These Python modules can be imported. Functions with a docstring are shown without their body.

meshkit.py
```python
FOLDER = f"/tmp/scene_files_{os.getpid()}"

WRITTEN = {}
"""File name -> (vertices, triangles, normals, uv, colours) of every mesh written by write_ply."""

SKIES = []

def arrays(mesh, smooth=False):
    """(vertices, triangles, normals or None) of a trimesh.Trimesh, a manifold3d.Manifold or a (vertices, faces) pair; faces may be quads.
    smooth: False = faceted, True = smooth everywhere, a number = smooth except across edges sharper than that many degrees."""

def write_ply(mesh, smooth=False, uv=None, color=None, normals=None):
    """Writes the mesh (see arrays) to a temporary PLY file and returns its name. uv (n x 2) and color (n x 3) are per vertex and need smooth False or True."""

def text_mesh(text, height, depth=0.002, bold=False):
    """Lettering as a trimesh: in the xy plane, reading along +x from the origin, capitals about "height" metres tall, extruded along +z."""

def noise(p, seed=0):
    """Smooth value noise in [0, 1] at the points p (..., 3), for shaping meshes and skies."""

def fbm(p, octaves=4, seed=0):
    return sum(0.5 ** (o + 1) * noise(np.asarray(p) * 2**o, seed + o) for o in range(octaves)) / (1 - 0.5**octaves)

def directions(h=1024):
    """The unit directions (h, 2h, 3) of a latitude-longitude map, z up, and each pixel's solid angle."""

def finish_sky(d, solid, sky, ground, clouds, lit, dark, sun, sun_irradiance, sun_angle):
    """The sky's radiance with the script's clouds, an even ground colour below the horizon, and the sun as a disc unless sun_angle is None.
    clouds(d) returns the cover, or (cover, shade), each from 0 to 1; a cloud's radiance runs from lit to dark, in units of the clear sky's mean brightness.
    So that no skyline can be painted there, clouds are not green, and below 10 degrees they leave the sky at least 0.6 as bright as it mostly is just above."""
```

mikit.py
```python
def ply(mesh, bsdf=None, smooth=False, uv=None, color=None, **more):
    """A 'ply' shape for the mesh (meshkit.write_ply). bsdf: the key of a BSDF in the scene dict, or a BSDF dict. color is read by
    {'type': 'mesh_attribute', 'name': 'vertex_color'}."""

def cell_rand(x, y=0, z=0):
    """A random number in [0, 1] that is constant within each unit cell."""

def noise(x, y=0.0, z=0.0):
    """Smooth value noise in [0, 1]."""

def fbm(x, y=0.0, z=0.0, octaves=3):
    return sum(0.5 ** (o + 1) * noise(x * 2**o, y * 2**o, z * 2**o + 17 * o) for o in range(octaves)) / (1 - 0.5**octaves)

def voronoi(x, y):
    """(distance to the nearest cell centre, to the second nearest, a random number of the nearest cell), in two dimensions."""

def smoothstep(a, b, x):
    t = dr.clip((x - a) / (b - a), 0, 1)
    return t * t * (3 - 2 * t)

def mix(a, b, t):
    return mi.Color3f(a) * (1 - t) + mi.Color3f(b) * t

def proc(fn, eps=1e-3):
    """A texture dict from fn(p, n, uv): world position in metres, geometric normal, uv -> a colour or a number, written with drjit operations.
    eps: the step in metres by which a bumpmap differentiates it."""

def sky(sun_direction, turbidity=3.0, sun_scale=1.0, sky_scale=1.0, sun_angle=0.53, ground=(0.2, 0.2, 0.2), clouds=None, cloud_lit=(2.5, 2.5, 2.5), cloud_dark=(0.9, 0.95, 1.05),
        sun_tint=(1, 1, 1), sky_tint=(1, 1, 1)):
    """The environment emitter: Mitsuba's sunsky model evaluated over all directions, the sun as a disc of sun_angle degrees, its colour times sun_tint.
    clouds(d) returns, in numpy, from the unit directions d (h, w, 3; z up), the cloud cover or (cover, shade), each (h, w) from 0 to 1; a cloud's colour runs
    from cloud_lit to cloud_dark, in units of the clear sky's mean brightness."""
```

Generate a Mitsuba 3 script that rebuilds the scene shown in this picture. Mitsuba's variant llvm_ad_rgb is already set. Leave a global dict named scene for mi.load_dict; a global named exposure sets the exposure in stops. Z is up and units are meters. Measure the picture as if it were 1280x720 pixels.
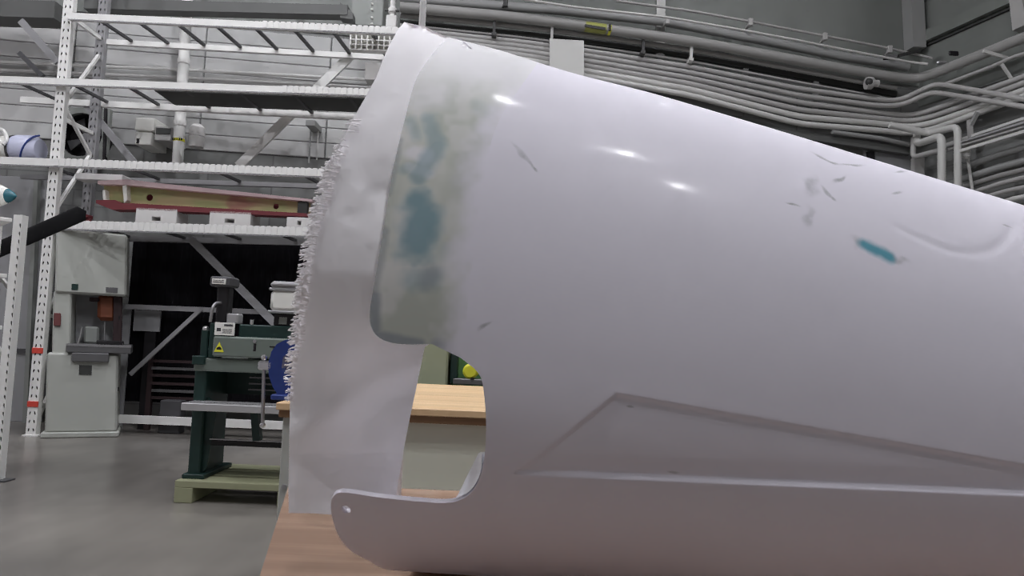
import math, random
import numpy as np, trimesh, mitsuba as mi, mikit, drjit as dr
from shapely.geometry import Polygon, Point
from shapely import contains_xy
from scipy.spatial import Delaunay
from scipy.interpolate import LinearNDInterpolator

random.seed(7)
rng = np.random.default_rng(7)
T = mi.ScalarTransform4f
scene, labels = {}, {}

# ------------------------------------------------------------------ camera
FPX, CX, CY = 914.0, 640.0, 360.0
PITCH, ROLL = math.radians(4.07), math.radians(2.4)
CAM = np.array([0.0, 0.0, 1.17])
FWD = np.array([0, math.cos(PITCH), math.sin(PITCH)])
U0 = np.array([0, -math.sin(PITCH), math.cos(PITCH)])
R0 = np.array([1.0, 0, 0])
IX = math.cos(ROLL) * R0 + math.sin(ROLL) * U0
IU = math.cos(ROLL) * U0 - math.sin(ROLL) * R0
scene['camera'] = {'type': 'perspective', 'fov': 2 * math.degrees(math.atan(640 / FPX)), 'fov_axis': 'x',
                   'near_clip': 0.05, 'far_clip': 100.0,
                   'to_world': T().look_at(origin=CAM.tolist(), target=(CAM + FWD).tolist(), up=IU.tolist())}
exposure = -0.08

# ------------------------------------------------------------------ lights: high-bay lamps under the hall roof
LAMP_Z = 7.6
LAMP_RAD = 2500.0
LAMP_TINT = (0.985, 0.985, 1.03)
LAMPS = [(-3.0, 6.6), (-1.7, 4.7), (-0.5, 2.8), (0.80, 1.17), (1.81, -0.29), (2.57, -1.63), (-7.2, 4.6), (-6.0, 2.7), (-4.8, 0.9), (2.6, 6.6), (-3.6, -0.7)]


# ------------------------------------------------------------------ measuring helpers (a pixel of the photograph to a point of the place)
def ray(px, py):
    px, py = np.asarray(px, float), np.asarray(py, float)
    d = FWD + ((px - CX) / FPX)[..., None] * IX - ((py - CY) / FPX)[..., None] * IU
    return d


def P(px, py, Y):
    d = ray(px, py)
    return CAM + d * ((np.asarray(Y, float) - CAM[1]) / d[..., 1])[..., None]


def F(px, py, z=0.0):
    d = ray(px, py)
    return CAM + d * ((z - CAM[2]) / d[..., 2])[..., None]


def project(p):
    q = np.asarray(p, float) - CAM
    w = q @ FWD
    return CX + FPX * (q @ IX) / w, CY - FPX * (q @ IU) / w


BW0, BWS = 9.6, 0.12                       # the back wall: y = BW0 + BWS x
BN = np.array([BWS, -1.0, 0]) / math.hypot(BWS, 1)
CORNER = np.array([5.74, BW0 + BWS * 5.74, 0])
RD = np.array([0.36, -0.933, 0])           # the right wall runs from the corner along RD
RN = np.array([-0.933, -0.36, 0])


def onplane(px, py, p0, n):
    d = ray(px, py)
    return CAM + d * (((p0 - CAM) @ n) / (d @ n))


def W(px, py, off=0.1):
    return onplane(px, py, np.array([0, BW0, 0]) + BN * off, BN)


def R(px, py, off=0.1):
    return onplane(px, py, CORNER + RN * off, RN)


# ------------------------------------------------------------------ mesh helpers
def cat(*m):
    return trimesh.util.concatenate([x for x in m])


def box(lo, hi, b=0.0):
    lo, hi = np.minimum(lo, hi).astype(float), np.maximum(lo, hi).astype(float)
    if b <= 0:
        return trimesh.creation.box(bounds=[lo, hi])
    b = min(b, 0.45 * (hi - lo).min())
    pts = []
    for k in range(3):
        l, h = lo + b, hi - b
        l, h = l.copy(), h.copy()
        l[k], h[k] = lo[k], hi[k]
        pts += [[x, y, z] for x in (l[0], h[0]) for y in (l[1], h[1]) for z in (l[2], h[2])]
    return trimesh.convex.convex_hull(np.array(pts))


def pxr(x0, y0, x1, y1, Y):
    """(x0, x1, z0, z1) in metres of the upright rectangle at distance Y that fills this pixel rectangle."""
    c = P((x0 + x1) / 2, (y0 + y1) / 2, Y)
    s = ((c - CAM) @ FWD) / FPX
    return c[0] - abs(x1 - x0) / 2 * s, c[0] + abs(x1 - x0) / 2 * s, c[2] - abs(y1 - y0) / 2 * s, c[2] + abs(y1 - y0) / 2 * s


def pbox(x0, y0, x1, y1, Y, depth, b=0.0, zmin=None):
    a, c, d, e = pxr(x0, y0, x1, y1, Y)
    if zmin is not None:
        d = zmin
    return box([a, Y, d], [c, Y + depth, e], b)


def bar(p0, p1, w, h, up=(0, 0, 1)):
    """A rectangular bar from p0 to p1: w across, h along up."""
    p0, p1, up = np.asarray(p0, float), np.asarray(p1, float), np.asarray(up, float)
    d = (p1 - p0) / np.linalg.norm(p1 - p0)
    s = np.cross(d, up)
    s /= np.linalg.norm(s)
    u = np.cross(s, d)
    v = [p + a * s * w / 2 + c * u * h / 2 for p in (p0, p1) for a in (-1, 1) for c in (-1, 1)]
    return trimesh.convex.convex_hull(np.array(v))


def tube(pts, r, n=10, caps=True):
    p = np.asarray(pts, float)
    t = np.gradient(p, axis=0)
    t /= np.linalg.norm(t, axis=1, keepdims=True) + 1e-12
    a = np.cross(t[0], [0, 0, 1.0] if abs(t[0][2]) < 0.9 else [1.0, 0, 0])
    a /= np.linalg.norm(a)
    r = np.broadcast_to(r, (len(p),))
    ang = np.arange(n) * 2 * np.pi / n
    v = []
    for i in range(len(p)):
        a = a - t[i] * (a @ t[i])
        a /= np.linalg.norm(a)
        b = np.cross(t[i], a)
        v.append(p[i] + r[i] * (np.cos(ang)[:, None] * a + np.sin(ang)[:, None] * b))
    v = np.vstack(v)
    f = []
    for i in range(len(p) - 1):
        for j in range(n):
            k = (j + 1) % n
            f += [[i * n + j, i * n + k, (i + 1) * n + k], [i * n + j, (i + 1) * n + k, (i + 1) * n + j]]
    if caps:
        v = np.vstack([v, p[:1], p[-1:]])
        c0, c1, e = len(v) - 2, len(v) - 1, (len(p) - 1) * n
        for j in range(n):
            k = (j + 1) % n
            f += [[c0, k, j], [c1, e + j, e + k]]
    return trimesh.Trimesh(v, f, process=False)


def rounded(pts, rad, n=5):
    """A polyline with its corners rounded by arcs (quadratic curves) of about the radius rad."""
    p = [np.asarray(x, float) for x in pts]
    out = [p[0]]
    for a, b, c in zip(p, p[1:], p[2:]):
        la, lc = np.linalg.norm(a - b), np.linalg.norm(c - b)
        s, e = b + (a - b) / la * min(rad, la * 0.45), b + (c - b) / lc * min(rad, lc * 0.45)
        out += [(1 - t) ** 2 * s + 2 * t * (1 - t) * b + t * t * e for t in np.linspace(0, 1, n)]
    return np.array(out + [p[-1]])


def prism(poly, y0, y1):
    """A polygon of (x, z) extruded from y0 to y1."""
    g = poly if isinstance(poly, Polygon) else Polygon(poly)
    m = trimesh.creation.extrude_polygon(g, abs(y1 - y0), engine='earcut')
    m.apply_transform(np.array([[1, 0, 0, 0], [0, 0, -1, max(y0, y1)], [0, 1, 0, 0], [0, 0, 0, 1.0]]))
    return m


def pprism(pxs, Y, depth):
    q = P([a for a, _ in pxs], [b for _, b in pxs], Y)
    return prism(q[:, [0, 2]], Y, Y + depth)


def cyl(p0, p1, r, n=20):
    return tube([p0, p1], r, n)


def lathe(profile, centre, axis='x', n=28):
    """profile: (along, radius) pairs."""
    q = np.asarray(profile, float)
    a = np.arange(n) * 2 * np.pi / n
    v = np.stack([np.repeat(q[:, :1], n, 1), q[:, 1:] * np.cos(a), q[:, 1:] * np.sin(a)], -1).reshape(-1, 3)
    f = []
    for i in range(len(q) - 1):
        for j in range(n):
            k = (j + 1) % n
            f += [[i * n + j, (i + 1) * n + k, i * n + k], [i * n + j, (i + 1) * n + j, (i + 1) * n + k]]
    if axis == 'y':
        v = v[:, [1, 0, 2]]
        f = [x[::-1] for x in f]
    if axis == 'z':
        v = v[:, [1, 2, 0]]
    return trimesh.Trimesh(v + np.asarray(centre, float), f, process=False)


# ------------------------------------------------------------------ scene bookkeeping
def numbered(key):
    if key not in scene and key not in labels:
        return key
    k = 1
    while f'{key}_{k:03d}' in scene or f'{key}_{k:03d}' in labels:
        k += 1
    return f'{key}_{k:03d}'


def thing(name, label, category, group=None):
    key = numbered(name)
    labels[key] = {'label': label, 'category': category}
    if group:
        labels[key]['group'] = group
    return key


def obj(name, mesh, mat, parent=None, label=None, smooth=False, kind=None, **more):
    key = numbered(f'{parent}__{name}' if parent else name)
    scene[key] = mikit.ply(mesh, mat, smooth=smooth, **more)
    if label or kind:
        labels[key] = {k: v for k, v in (('label', label), ('kind', kind)) if v}
    return key


def solo(name, mesh, mat, label, category, group=None, smooth=False):
    key = thing(name, label, category, group)
    scene[key] = mikit.ply(mesh, mat, smooth=smooth)
    return key


# ------------------------------------------------------------------ materials
def rgb(*c):
    return {'type': 'rgb', 'value': list(c)}


def mat(name, c, rough=0.5, metal=0.0, spec=0.4, **k):
    col = c if isinstance(c, dict) else rgb(*c)
    scene[name] = {'type': 'twosided', 'bsdf': {'type': 'principled', 'base_color': col, 'roughness': rough, 'metallic': metal, 'specular': spec, **k}}
    return name


mat('rack_white', (0.80, 0.80, 0.78), 0.45)
mat('rack_grey', (0.30, 0.30, 0.31), 0.5)
mat('rack_dark', (0.07, 0.07, 0.075), 0.5)
mat('red_paint', (0.62, 0.07, 0.05), 0.5)
mat('pipe_grey', (0.44, 0.435, 0.425), 0.5)
mat('main_grey', (0.34, 0.338, 0.328), 0.5)
mat('pipe_dim', (0.33, 0.335, 0.33), 0.55)
mat('pipe_light', (0.62, 0.62, 0.60), 0.4)
mat('pipe_white', (0.80, 0.80, 0.78), 0.4)
mat('clamp_dark', (0.05, 0.05, 0.05), 0.5)
mat('galvanised', (0.55, 0.55, 0.56), 0.35, 0.6)
mat('chrome', (0.80, 0.80, 0.82), 0.18, 1.0)
mat('steel', (0.42, 0.42, 0.43), 0.35, 0.8)
mat('black', (0.012, 0.011, 0.013), 0.5)
mat('black_cloth', (0.008, 0.0075, 0.009), 0.95, 0.0, 0.05)
mat('maroon_dark', (0.035, 0.020, 0.022), 0.7)
mat('saw_paint', (0.45, 0.465, 0.43), 0.4)
mat('saw_rust', (0.19, 0.06, 0.03), 0.6)
mat('switch_red', (0.15, 0.05, 0.05), 0.5)
mat('blade_black', (0.008, 0.008, 0.009), 0.6, 0.0, 0.15)
mat('cast_iron', (0.16, 0.16, 0.165), 0.4, 0.5)
mat('green_dark', (0.012, 0.033, 0.029), 0.4)
mat('green_grey', (0.155, 0.185, 0.165), 0.4)
mat('green_bright', (0.10, 0.22, 0.09), 0.5)
mat('yellow', (0.72, 0.70, 0.05), 0.5)
mat('olive_yellow', (0.36, 0.37, 0.10), 0.5)
mat('timber_green', (0.29, 0.30, 0.19), 0.7)
mat('beige', (0.82, 0.83, 0.70), 0.5)
mat('beige_green', (0.36, 0.39, 0.27), 0.5)
mat('vise_blue', (0.025, 0.05, 0.22), 0.4)
mat('label_white', (0.78, 0.78, 0.74), 0.5)
mat('foam', (0.62, 0.61, 0.60), 0.8)
mat('spar_red', (0.15, 0.03, 0.036), 0.5)
mat('spar_pink', (0.66, 0.50, 0.52), 0.5)
mat('wrap_blue', (0.55, 0.57, 0.72), 0.35)
mat('teal_tip', (0.03, 0.14, 0.18), 0.4)
mat('door_grey', (0.33, 0.335, 0.345), 0.5)
mat('panel_grey', (0.26, 0.275, 0.26), 0.55)
mat('upper_grey', (0.20, 0.215, 0.20), 0.6)
mat('duct_dim', (0.115, 0.118, 0.115), 0.6)
mat('board_dark', (0.05, 0.052, 0.05), 0.6)
mat('block_a', (0.52, 0.525, 0.52), 0.7)
mat('block_b', (0.47, 0.475, 0.47), 0.7)
mat('block_c', (0.56, 0.56, 0.555), 0.7)
mat('mortar', (0.15, 0.15, 0.15), 0.9)
mat('roof_white', (0.24, 0.24, 0.24), 0.8)
mat('hall_dim', (0.52, 0.50, 0.505), 0.8)
mat('lens_white', (0.8, 0.8, 0.8), 0.4)
mat('rod_white', (0.93, 0.93, 0.92), 0.5)


def floor_col(p, n, uv):
    a = mikit.fbm(p.x * 0.9, p.y * 0.9, octaves=4)
    b = mikit.fbm(p.x * 5.0, p.y * 1.3, 3.0, octaves=3)
    c = mikit.mix((0.125, 0.117, 0.108), (0.20, 0.187, 0.17), mikit.smoothstep(0.3, 0.75, a))
    return c * (0.86 + 0.28 * b)


def floor_rough(p, n, uv):
    return 0.20 + 0.14 * mikit.fbm(p.x * 1.7, p.y * 1.7, 5.0, octaves=3)


mat('floor_concrete', mikit.proc(floor_col), mikit.proc(floor_rough), 0.0, 0.55)


def ply_col(p, n, uv):
    g = mikit.fbm(p.x * 2.2, p.y * 26.0, p.z * 3, octaves=4)
    s = mikit.fbm(p.x * 5.0, p.y * 5.0, 9.0, octaves=3)
    c = mikit.mix((0.25, 0.155, 0.105), (0.33, 0.215, 0.15), mikit.smoothstep(0.3, 0.7, g))
    return mikit.mix(c, (0.48, 0.40, 0.33), mikit.smoothstep(0.60, 0.75, s) * 0.35)


mat('table_ply', mikit.proc(ply_col), 0.42, 0.0, 0.4)


def bench_col(p, n, uv):
    lam = mikit.cell_rand(dr.floor(p.y / 0.045), 2.0)
    g = mikit.fbm(p.x * 3.0, p.y * 40.0, p.z * 40, octaves=3)
    c = mikit.mix((0.58, 0.38, 0.20), (0.74, 0.55, 0.34), g)
    return c * (0.9 + 0.2 * lam)


mat('bench_wood', mikit.proc(bench_col), 0.45)
mat('bench_edge', (0.24, 0.14, 0.075), 0.6)


def upper_col(p, n, uv):
    s = mikit.fbm(p.x * 1.1 + p.y * 0.9, p.z * 0.7, 2.0, octaves=4)
    k = mikit.smoothstep(0.70, 0.78, mikit.fbm(p.x * 3.0 + p.y * 3.0, p.z * 3.0, 8.0, octaves=2))
    c = mikit.mix((0.185, 0.198, 0.186), (0.25, 0.264, 0.25), mikit.smoothstep(0.25, 0.75, s))
    return c * (1.0 - 0.45 * k)


mat('wall_upper', mikit.proc(upper_col), 0.65)


def wall_col(p, n, uv):
    x, z = p.x / 1.56, p.z / 0.2
    row = dr.floor(z)
    fx = x + 0.5 * (row - 2 * dr.floor(row / 2))
    jx, jz = dr.abs(fx - dr.floor(fx) - 0.5), dr.abs(z - row - 0.5)
    j = dr.maximum(mikit.smoothstep(0.49, 0.497, jx), mikit.smoothstep(0.44, 0.48, jz))
    c = mikit.mix((0.20, 0.205, 0.20), (0.25, 0.255, 0.25), mikit.cell_rand(dr.floor(fx), row))
    return mikit.mix(c, (0.16, 0.16, 0.16), j)


mat('wall_block', mikit.proc(wall_col), 0.8)


def spar_col(p, n, uv):
    a = mikit.fbm(p.x * 4.0, p.z * 9.0, p.y * 4, octaves=3)
    c = mikit.mix((0.48, 0.40, 0.22), (0.38, 0.39, 0.18), mikit.smoothstep(0.35, 0.65, a))
    return mikit.mix(c, (0.38, 0.20, 0.15), mikit.smoothstep(0.62, 0.8, mikit.fbm(p.x * 3.0, p.z * 4.0, 4.0)))


mat('spar_primer', mikit.proc(spar_col), 0.5)

# ------------------------------------------------------------------ THE SETTING
HALL_BACK, CEIL = -7.0, 8.4
scene['floor'] = mikit.ply(box([-11, -8, -0.2], [14, 13, 0.0]), 'floor_concrete')
labels['floor'] = {'kind': 'structure'}
SPLIT = 5.05                                # below: painted blockwork, above: smooth dark panels


def wall_slab(a, b, n, z0, z1, t=0.25):
    a, b = np.array([a[0], a[1], 0.0]), np.array([b[0], b[1], 0.0])
    v = [q + n * s + np.array([0, 0, z]) for q in (a, b) for s in (0, -t) for z in (z0, z1)]
    return trimesh.convex.convex_hull(np.array(v))


BL = np.array([-9.0, BW0 + BWS * -9.0, 0])
BRT = CORNER
RE = CORNER + RD * 19.0
scene['wall_back'] = mikit.ply(wall_slab(BL, BRT, BN, 0, SPLIT), 'wall_block')
labels['wall_back'] = {'kind': 'structure'}
scene['wall_back__upper_panel'] = mikit.ply(wall_slab(BL + BN * 0.02, BRT + BN * 0.02, BN, SPLIT, CEIL), 'wall_upper')
scene['wall_right'] = mikit.ply(wall_slab(BRT, RE, RN, 0, SPLIT - 0.3), 'wall_block')
labels['wall_right'] = {'kind': 'structure'}
scene['wall_right__upper_panel'] = mikit.ply(wall_slab(BRT + RN * 0.02, RE + RN * 0.02, RN, SPLIT - 0.3, CEIL), 'wall_upper')
scene['wall_left'] = mikit.ply(box([-9.3, HALL_BACK, 0], [-9.0, 9.2, CEIL]), 'hall_dim')
labels['wall_left'] = {'kind': 'structure'}
scene['wall_front'] = mikit.ply(box([-9.3, HALL_BACK - 0.3, 0], [13, HALL_BACK, CEIL]), 'hall_dim')
labels['wall_front'] = {'kind': 'structure'}
scene['ceiling'] = mikit.ply(box([-9.3, HALL_BACK - 0.3, CEIL], [13.5, 12, CEIL + 0.2]), 'roof_white')
labels['ceiling'] = {'kind': 'structure'}

# lamps: spun reflector, glowing lens
for i, (lx, ly) in enumerate(LAMPS):
    row_ = 1 if 6 <= i < 9 or i == 10 else int(i >= 9) * 2
    t = thing('high_bay_lamp', f'round high-bay ceiling lamp, {("first", "second", "third", "fourth", "fifth", "sixth")[3 if i == 10 else i - (0, 6, 9)[row_]]} from the back wall in the {("middle", "left", "right")[row_]} row', 'lamp', 'high-bay lamps under the ceiling')
    obj('reflector', lathe([(0.0, 0.30), (0.12, 0.26), (0.26, 0.10), (0.30, 0.09), (0.48, 0.09), (0.48, 0.0)], (lx, ly, LAMP_Z), 'z'), 'galvanised', t, smooth=40)
    obj('hanger', cyl((lx, ly, LAMP_Z + 0.45), (lx, ly, CEIL), 0.012, 8), 'galvanised', t)
    disc = trimesh.creation.cylinder(radius=0.055, height=0.01, sections=32)
    disc.apply_translation((lx, ly, LAMP_Z + 0.015))
    k = obj('lens', disc, 'lens_white', t)
    scene[k]['emitter'] = {'type': 'area', 'radiance': rgb(*[LAMP_RAD * c for c in LAMP_TINT])}

# painted cladding panels of the back wall where they can be told apart
BE = np.array([1.0, BWS, 0]) / math.hypot(1, BWS)
block = box([-0.771, -0.03, -0.096], [0.771, 0.004, 0.096], 0.006)
ang = math.degrees(math.atan(BWS))
variants = [mikit.ply(block, m) for m in ('block_a', 'block_b', 'block_c')]
nb = 0
for r_ in range(17, 25):
    for c_ in range(-5, 0):
        s = c_ * 1.56 - 0.16
        o = np.array([0, BW0, 0]) + BE * s + np.array([0, 0, 0.1 + 0.2 * r_])
        k = numbered('wall_back__panel')
        scene[k] = {**variants[random.randrange(3)], 'to_world': T().translate(o.tolist()).rotate([0, 0, 1], ang)}
        nb += 1
# corner post, rails on the right wall
scene['wall_back__corner_post'] = mikit.ply(bar(W(1144, 62, 0.13), W(1133, -160, 0.13), 0.2, 0.2, BN), 'pipe_dim')
scene['wall_right__rail'] = mikit.ply(bar(R(1150, 50, 0.06), R(1290, -14, 0.06), 0.12, 0.16), 'upper_grey')
scene['wall_right__rail_001'] = mikit.ply(bar(R(1156, 58, 0.03), R(1290, -1, 0.03), 0.05, 0.03), 'board_dark')
scene['wall_right__post'] = mikit.ply(bar(R(1279, 36, 0.1), R(1268, -60, 0.1), 0.16, 0.16, RN), 'pipe_grey')

# ------------------------------------------------------------------ THE WORK TABLE AND THE COWL
TZ = 0.75
tl0, tl1 = F(359, 612, TZ), F(322, 728, TZ)
dl = (tl0 - tl1) / np.linalg.norm(tl0 - tl1)
TFAR, TNEAR = 2.05, 0.80
xa = tl0[0] + dl[0] / dl[1] * (TFAR - tl0[1])
xb = tl0[0] + dl[0] / dl[1] * (TNEAR - tl0[1])
t = thing('work_table', 'long brown plywood work table carrying the white cowl', 'table')
top = Polygon([(xa, TFAR), (1.9, TFAR), (1.9, TNEAR), (xb, TNEAR)])
m = trimesh.creation.extrude_polygon(top, 0.036, engine='earcut')
m.apply_translation((0, 0, TZ - 0.036))
obj('tabletop', m, 'table_ply', t)
obj('apron', box([xa + 0.06, TFAR - 0.10, TZ - 0.14], [1.84, TFAR - 0.06, TZ - 0.036], 0.004), 'table_ply', t)
obj('apron', box([xb + 0.06, TNEAR + 0.06, TZ - 0.14], [1.84, TNEAR + 0.10, TZ - 0.036], 0.004), 'table_ply', t)
for x, y in ((xa + 0.08, TFAR - 0.14), (1.76, TFAR - 0.14), (xb + 0.08, TNEAR + 0.06), (1.76, TNEAR + 0.06)):
    obj('leg', box([x, y, 0], [x + 0.08, y + 0.08, TZ - 0.036], 0.006), 'table_ply', t)

# the cowl's surface: sections along x, theta from the underside (-90) over the bulge (0) to the crest (90) and beyond
SIL = np.array([(200, -15), (360, 2), (450, 17), (505, 31), (530, 38), (560, 46.5), (590, 53.5), (620, 60.5), (655, 72), (690, 84), (730, 95.5), (800, 112), (900, 142), (1000, 172.5), (1100, 204), (1200, 236), (1280, 262), (1400, 302), (1700, 402), (2600, 705)], float)
ZB = TZ + 0.004
YF = 0.96


def section(u, ztop, th):
    h = ztop - ZB
    zm = ZB + 0.40 * h
    b = 0.17 + 0.30 * h
    s, c = np.sin(th), np.cos(th)
    e = 0.94
    ss, cc = np.sign(s) * np.abs(s) ** e, np.sign(c) * np.abs(c) ** e
    z = zm + np.where(s > 0, ztop - zm, zm - ZB) * ss
    low = np.where(s < 0, 1.0, 0.0)
    y = YF + b * (1 - cc)
    return np.stack(np.broadcast_arrays(u, y, z), -1)


US = np.linspace(-0.72, 1.9, 90)
TH = np.radians(np.linspace(-90, 122, 240))
zt = np.interp(US, [-0.7, 1.9], [1.75, 1.2])
for _ in range(40):
    for i, u in enumerate(US):
        px, py = project(section(u, zt[i], TH))
        k = np.argmin(py)
        zt[i] += (py[k] - np.interp(px[k], SIL[:, 0], SIL[:, 1])) * 1.35 / FPX * 0.8
ker = np.exp(-np.linspace(-2, 2, 7) ** 2)
zt = np.convolve(np.pad(zt, 3, mode='reflect', reflect_type='odd'), ker / ker.sum(), 'valid')


def S(u, th):
    u, th = np.asarray(u, float), np.asarray(th, float)
    return section(u, np.interp(u, US, zt), th)


def Nrm(u, th):
    a, b = S(u + 1e-3, th) - S(u - 1e-3, th), S(u, th + 1e-3) - S(u, th - 1e-3)
    n = np.cross(a, b)
    n /= np.linalg.norm(n, axis=-1, keepdims=True)
    return n * np.where(n[..., 1] * 0 + np.sum(n * (S(u, th) - (np.array([0, 1.6, 1.1]) * [0, 1, 1] + np.stack([u, u * 0, u * 0], -1))), -1) < 0, -1, 1)[..., None]


# picture position -> (u, theta) on the front of the surface
ug, tg = np.meshgrid(np.linspace(-0.70, 1.85, 260), np.radians(np.linspace(-90, 120, 320)), indexing='ij')
gp = S(ug, tg)
gpx, gpy = project(gp)
to_cam = CAM - gp
front = (np.sum(Nrm(ug, tg) * to_cam, -1) > 0.0)
HIT = LinearNDInterpolator(np.stack([gpx[front], gpy[front]], 1), np.stack([ug[front], tg[front]], 1))
low_sil = gpy.max(1)


def hit(px, py):
    q = HIT(np.atleast_1d(px), np.atleast_1d(py))
    if np.isnan(q).any():
        from scipy.spatial import cKDTree
        tree = cKDTree(np.stack([gpx[front], gpy[front]], 1))
        _, k = tree.query(np.stack([np.atleast_1d(px), np.atleast_1d(py)], 1))
        alt = np.stack([ug[front], tg[front]], 1)[k]
        q = np.where(np.isnan(q), alt, q)
    return q


def hits(pl):
    a = np.array(pl, float)
    return hit(a[:, 0], a[:, 1])


def dense(poly, step):
    poly = np.asarray(poly, float)
    out = []
    for a, b in zip(poly, np.roll(poly, -1, 0)):
        n = max(1, int(math.ceil(np.linalg.norm(b - a) / step)))
        out += [a + (b - a) * k / n for k in range(n)]
    return np.array(out)


def chaikin(p, closed=False, n=2):
    p = np.asarray(p, float)
    for _ in range(n):
        q = np.empty((2 * (len(p) - 1), p.shape[1]))
        q[0::2], q[1::2] = 0.75 * p[:-1] + 0.25 * p[1:], 0.25 * p[:-1] + 0.75 * p[1:]
        p = np.vstack([p[:1], q, p[-1:]])
    return p


def mesh2d(outer, holes, step, extra=None):
    """Even triangulation of a polygon with holes in the plane: (points, triangles, boundary loops)."""
    loops, pts = [], []
    for l in [outer] + holes:
        d = dense(l, step)
        loops.append(np.arange(len(d)) + sum(map(len, pts)))
        pts.append(d)
    poly = Polygon(pts[0], [x for x in pts[1:]])
    x0, y0, x1, y1 = poly.bounds
    gx, gy = np.meshgrid(np.arange(x0, x1, step), np.arange(y0, y1, step * 0.87))
    gx = gx + (np.arange(gx.shape[0]) % 2)[:, None] * step / 2
    inner = poly.buffer(-0.55 * step)
    ok = contains_xy(inner, gx.ravel(), gy.ravel())
    grid = np.stack([gx.ravel()[ok], gy.ravel()[ok]], 1)
    if extra is not None:
        from scipy.spatial import cKDTree
        extra = extra[contains_xy(poly.buffer(-0.3 * step), extra[:, 0], extra[:, 1])]
        grid = np.vstack([grid[cKDTree(extra).query(grid)[0] > 0.6 * step], extra])
    allp = np.vstack(pts + [grid])
    tri = Delaunay(allp).simplices
    cen = allp[tri].mean(1)
    tri = tri[contains_xy(poly, cen[:, 0], cen[:, 1])]
    return allp, tri, loops


def shell_mesh(q, tri, loops, disp, thick):
    """(u, theta) points to a shell of the given thickness; disp: inward displacement of each point."""
    p, n = S(q[:, 0], q[:, 1]), Nrm(q[:, 0], q[:, 1])
    o = p - n * disp[:, None]
    i_ = o - n * thick
    e1, e2 = o[tri[:, 1]] - o[tri[:, 0]], o[tri[:, 2]] - o[tri[:, 0]]
    flip = np.sum(np.cross(e1, e2) * n[tri[:, 0]], 1) < 0
    tri = np.where(flip[:, None], tri[:, ::-1], tri)
    k = len(o)
    f = [tri, tri[:, ::-1] + k]
    edge_v, edge_f = [], []
    for l in loops:
        a, b = l, np.roll(l, -1)
        f += [np.stack([a, b, b + k], 1), np.stack([a, b + k, a + k], 1)]
    return trimesh.Trimesh(np.vstack([o, i_]), np.vstack(f), process=False)


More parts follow.
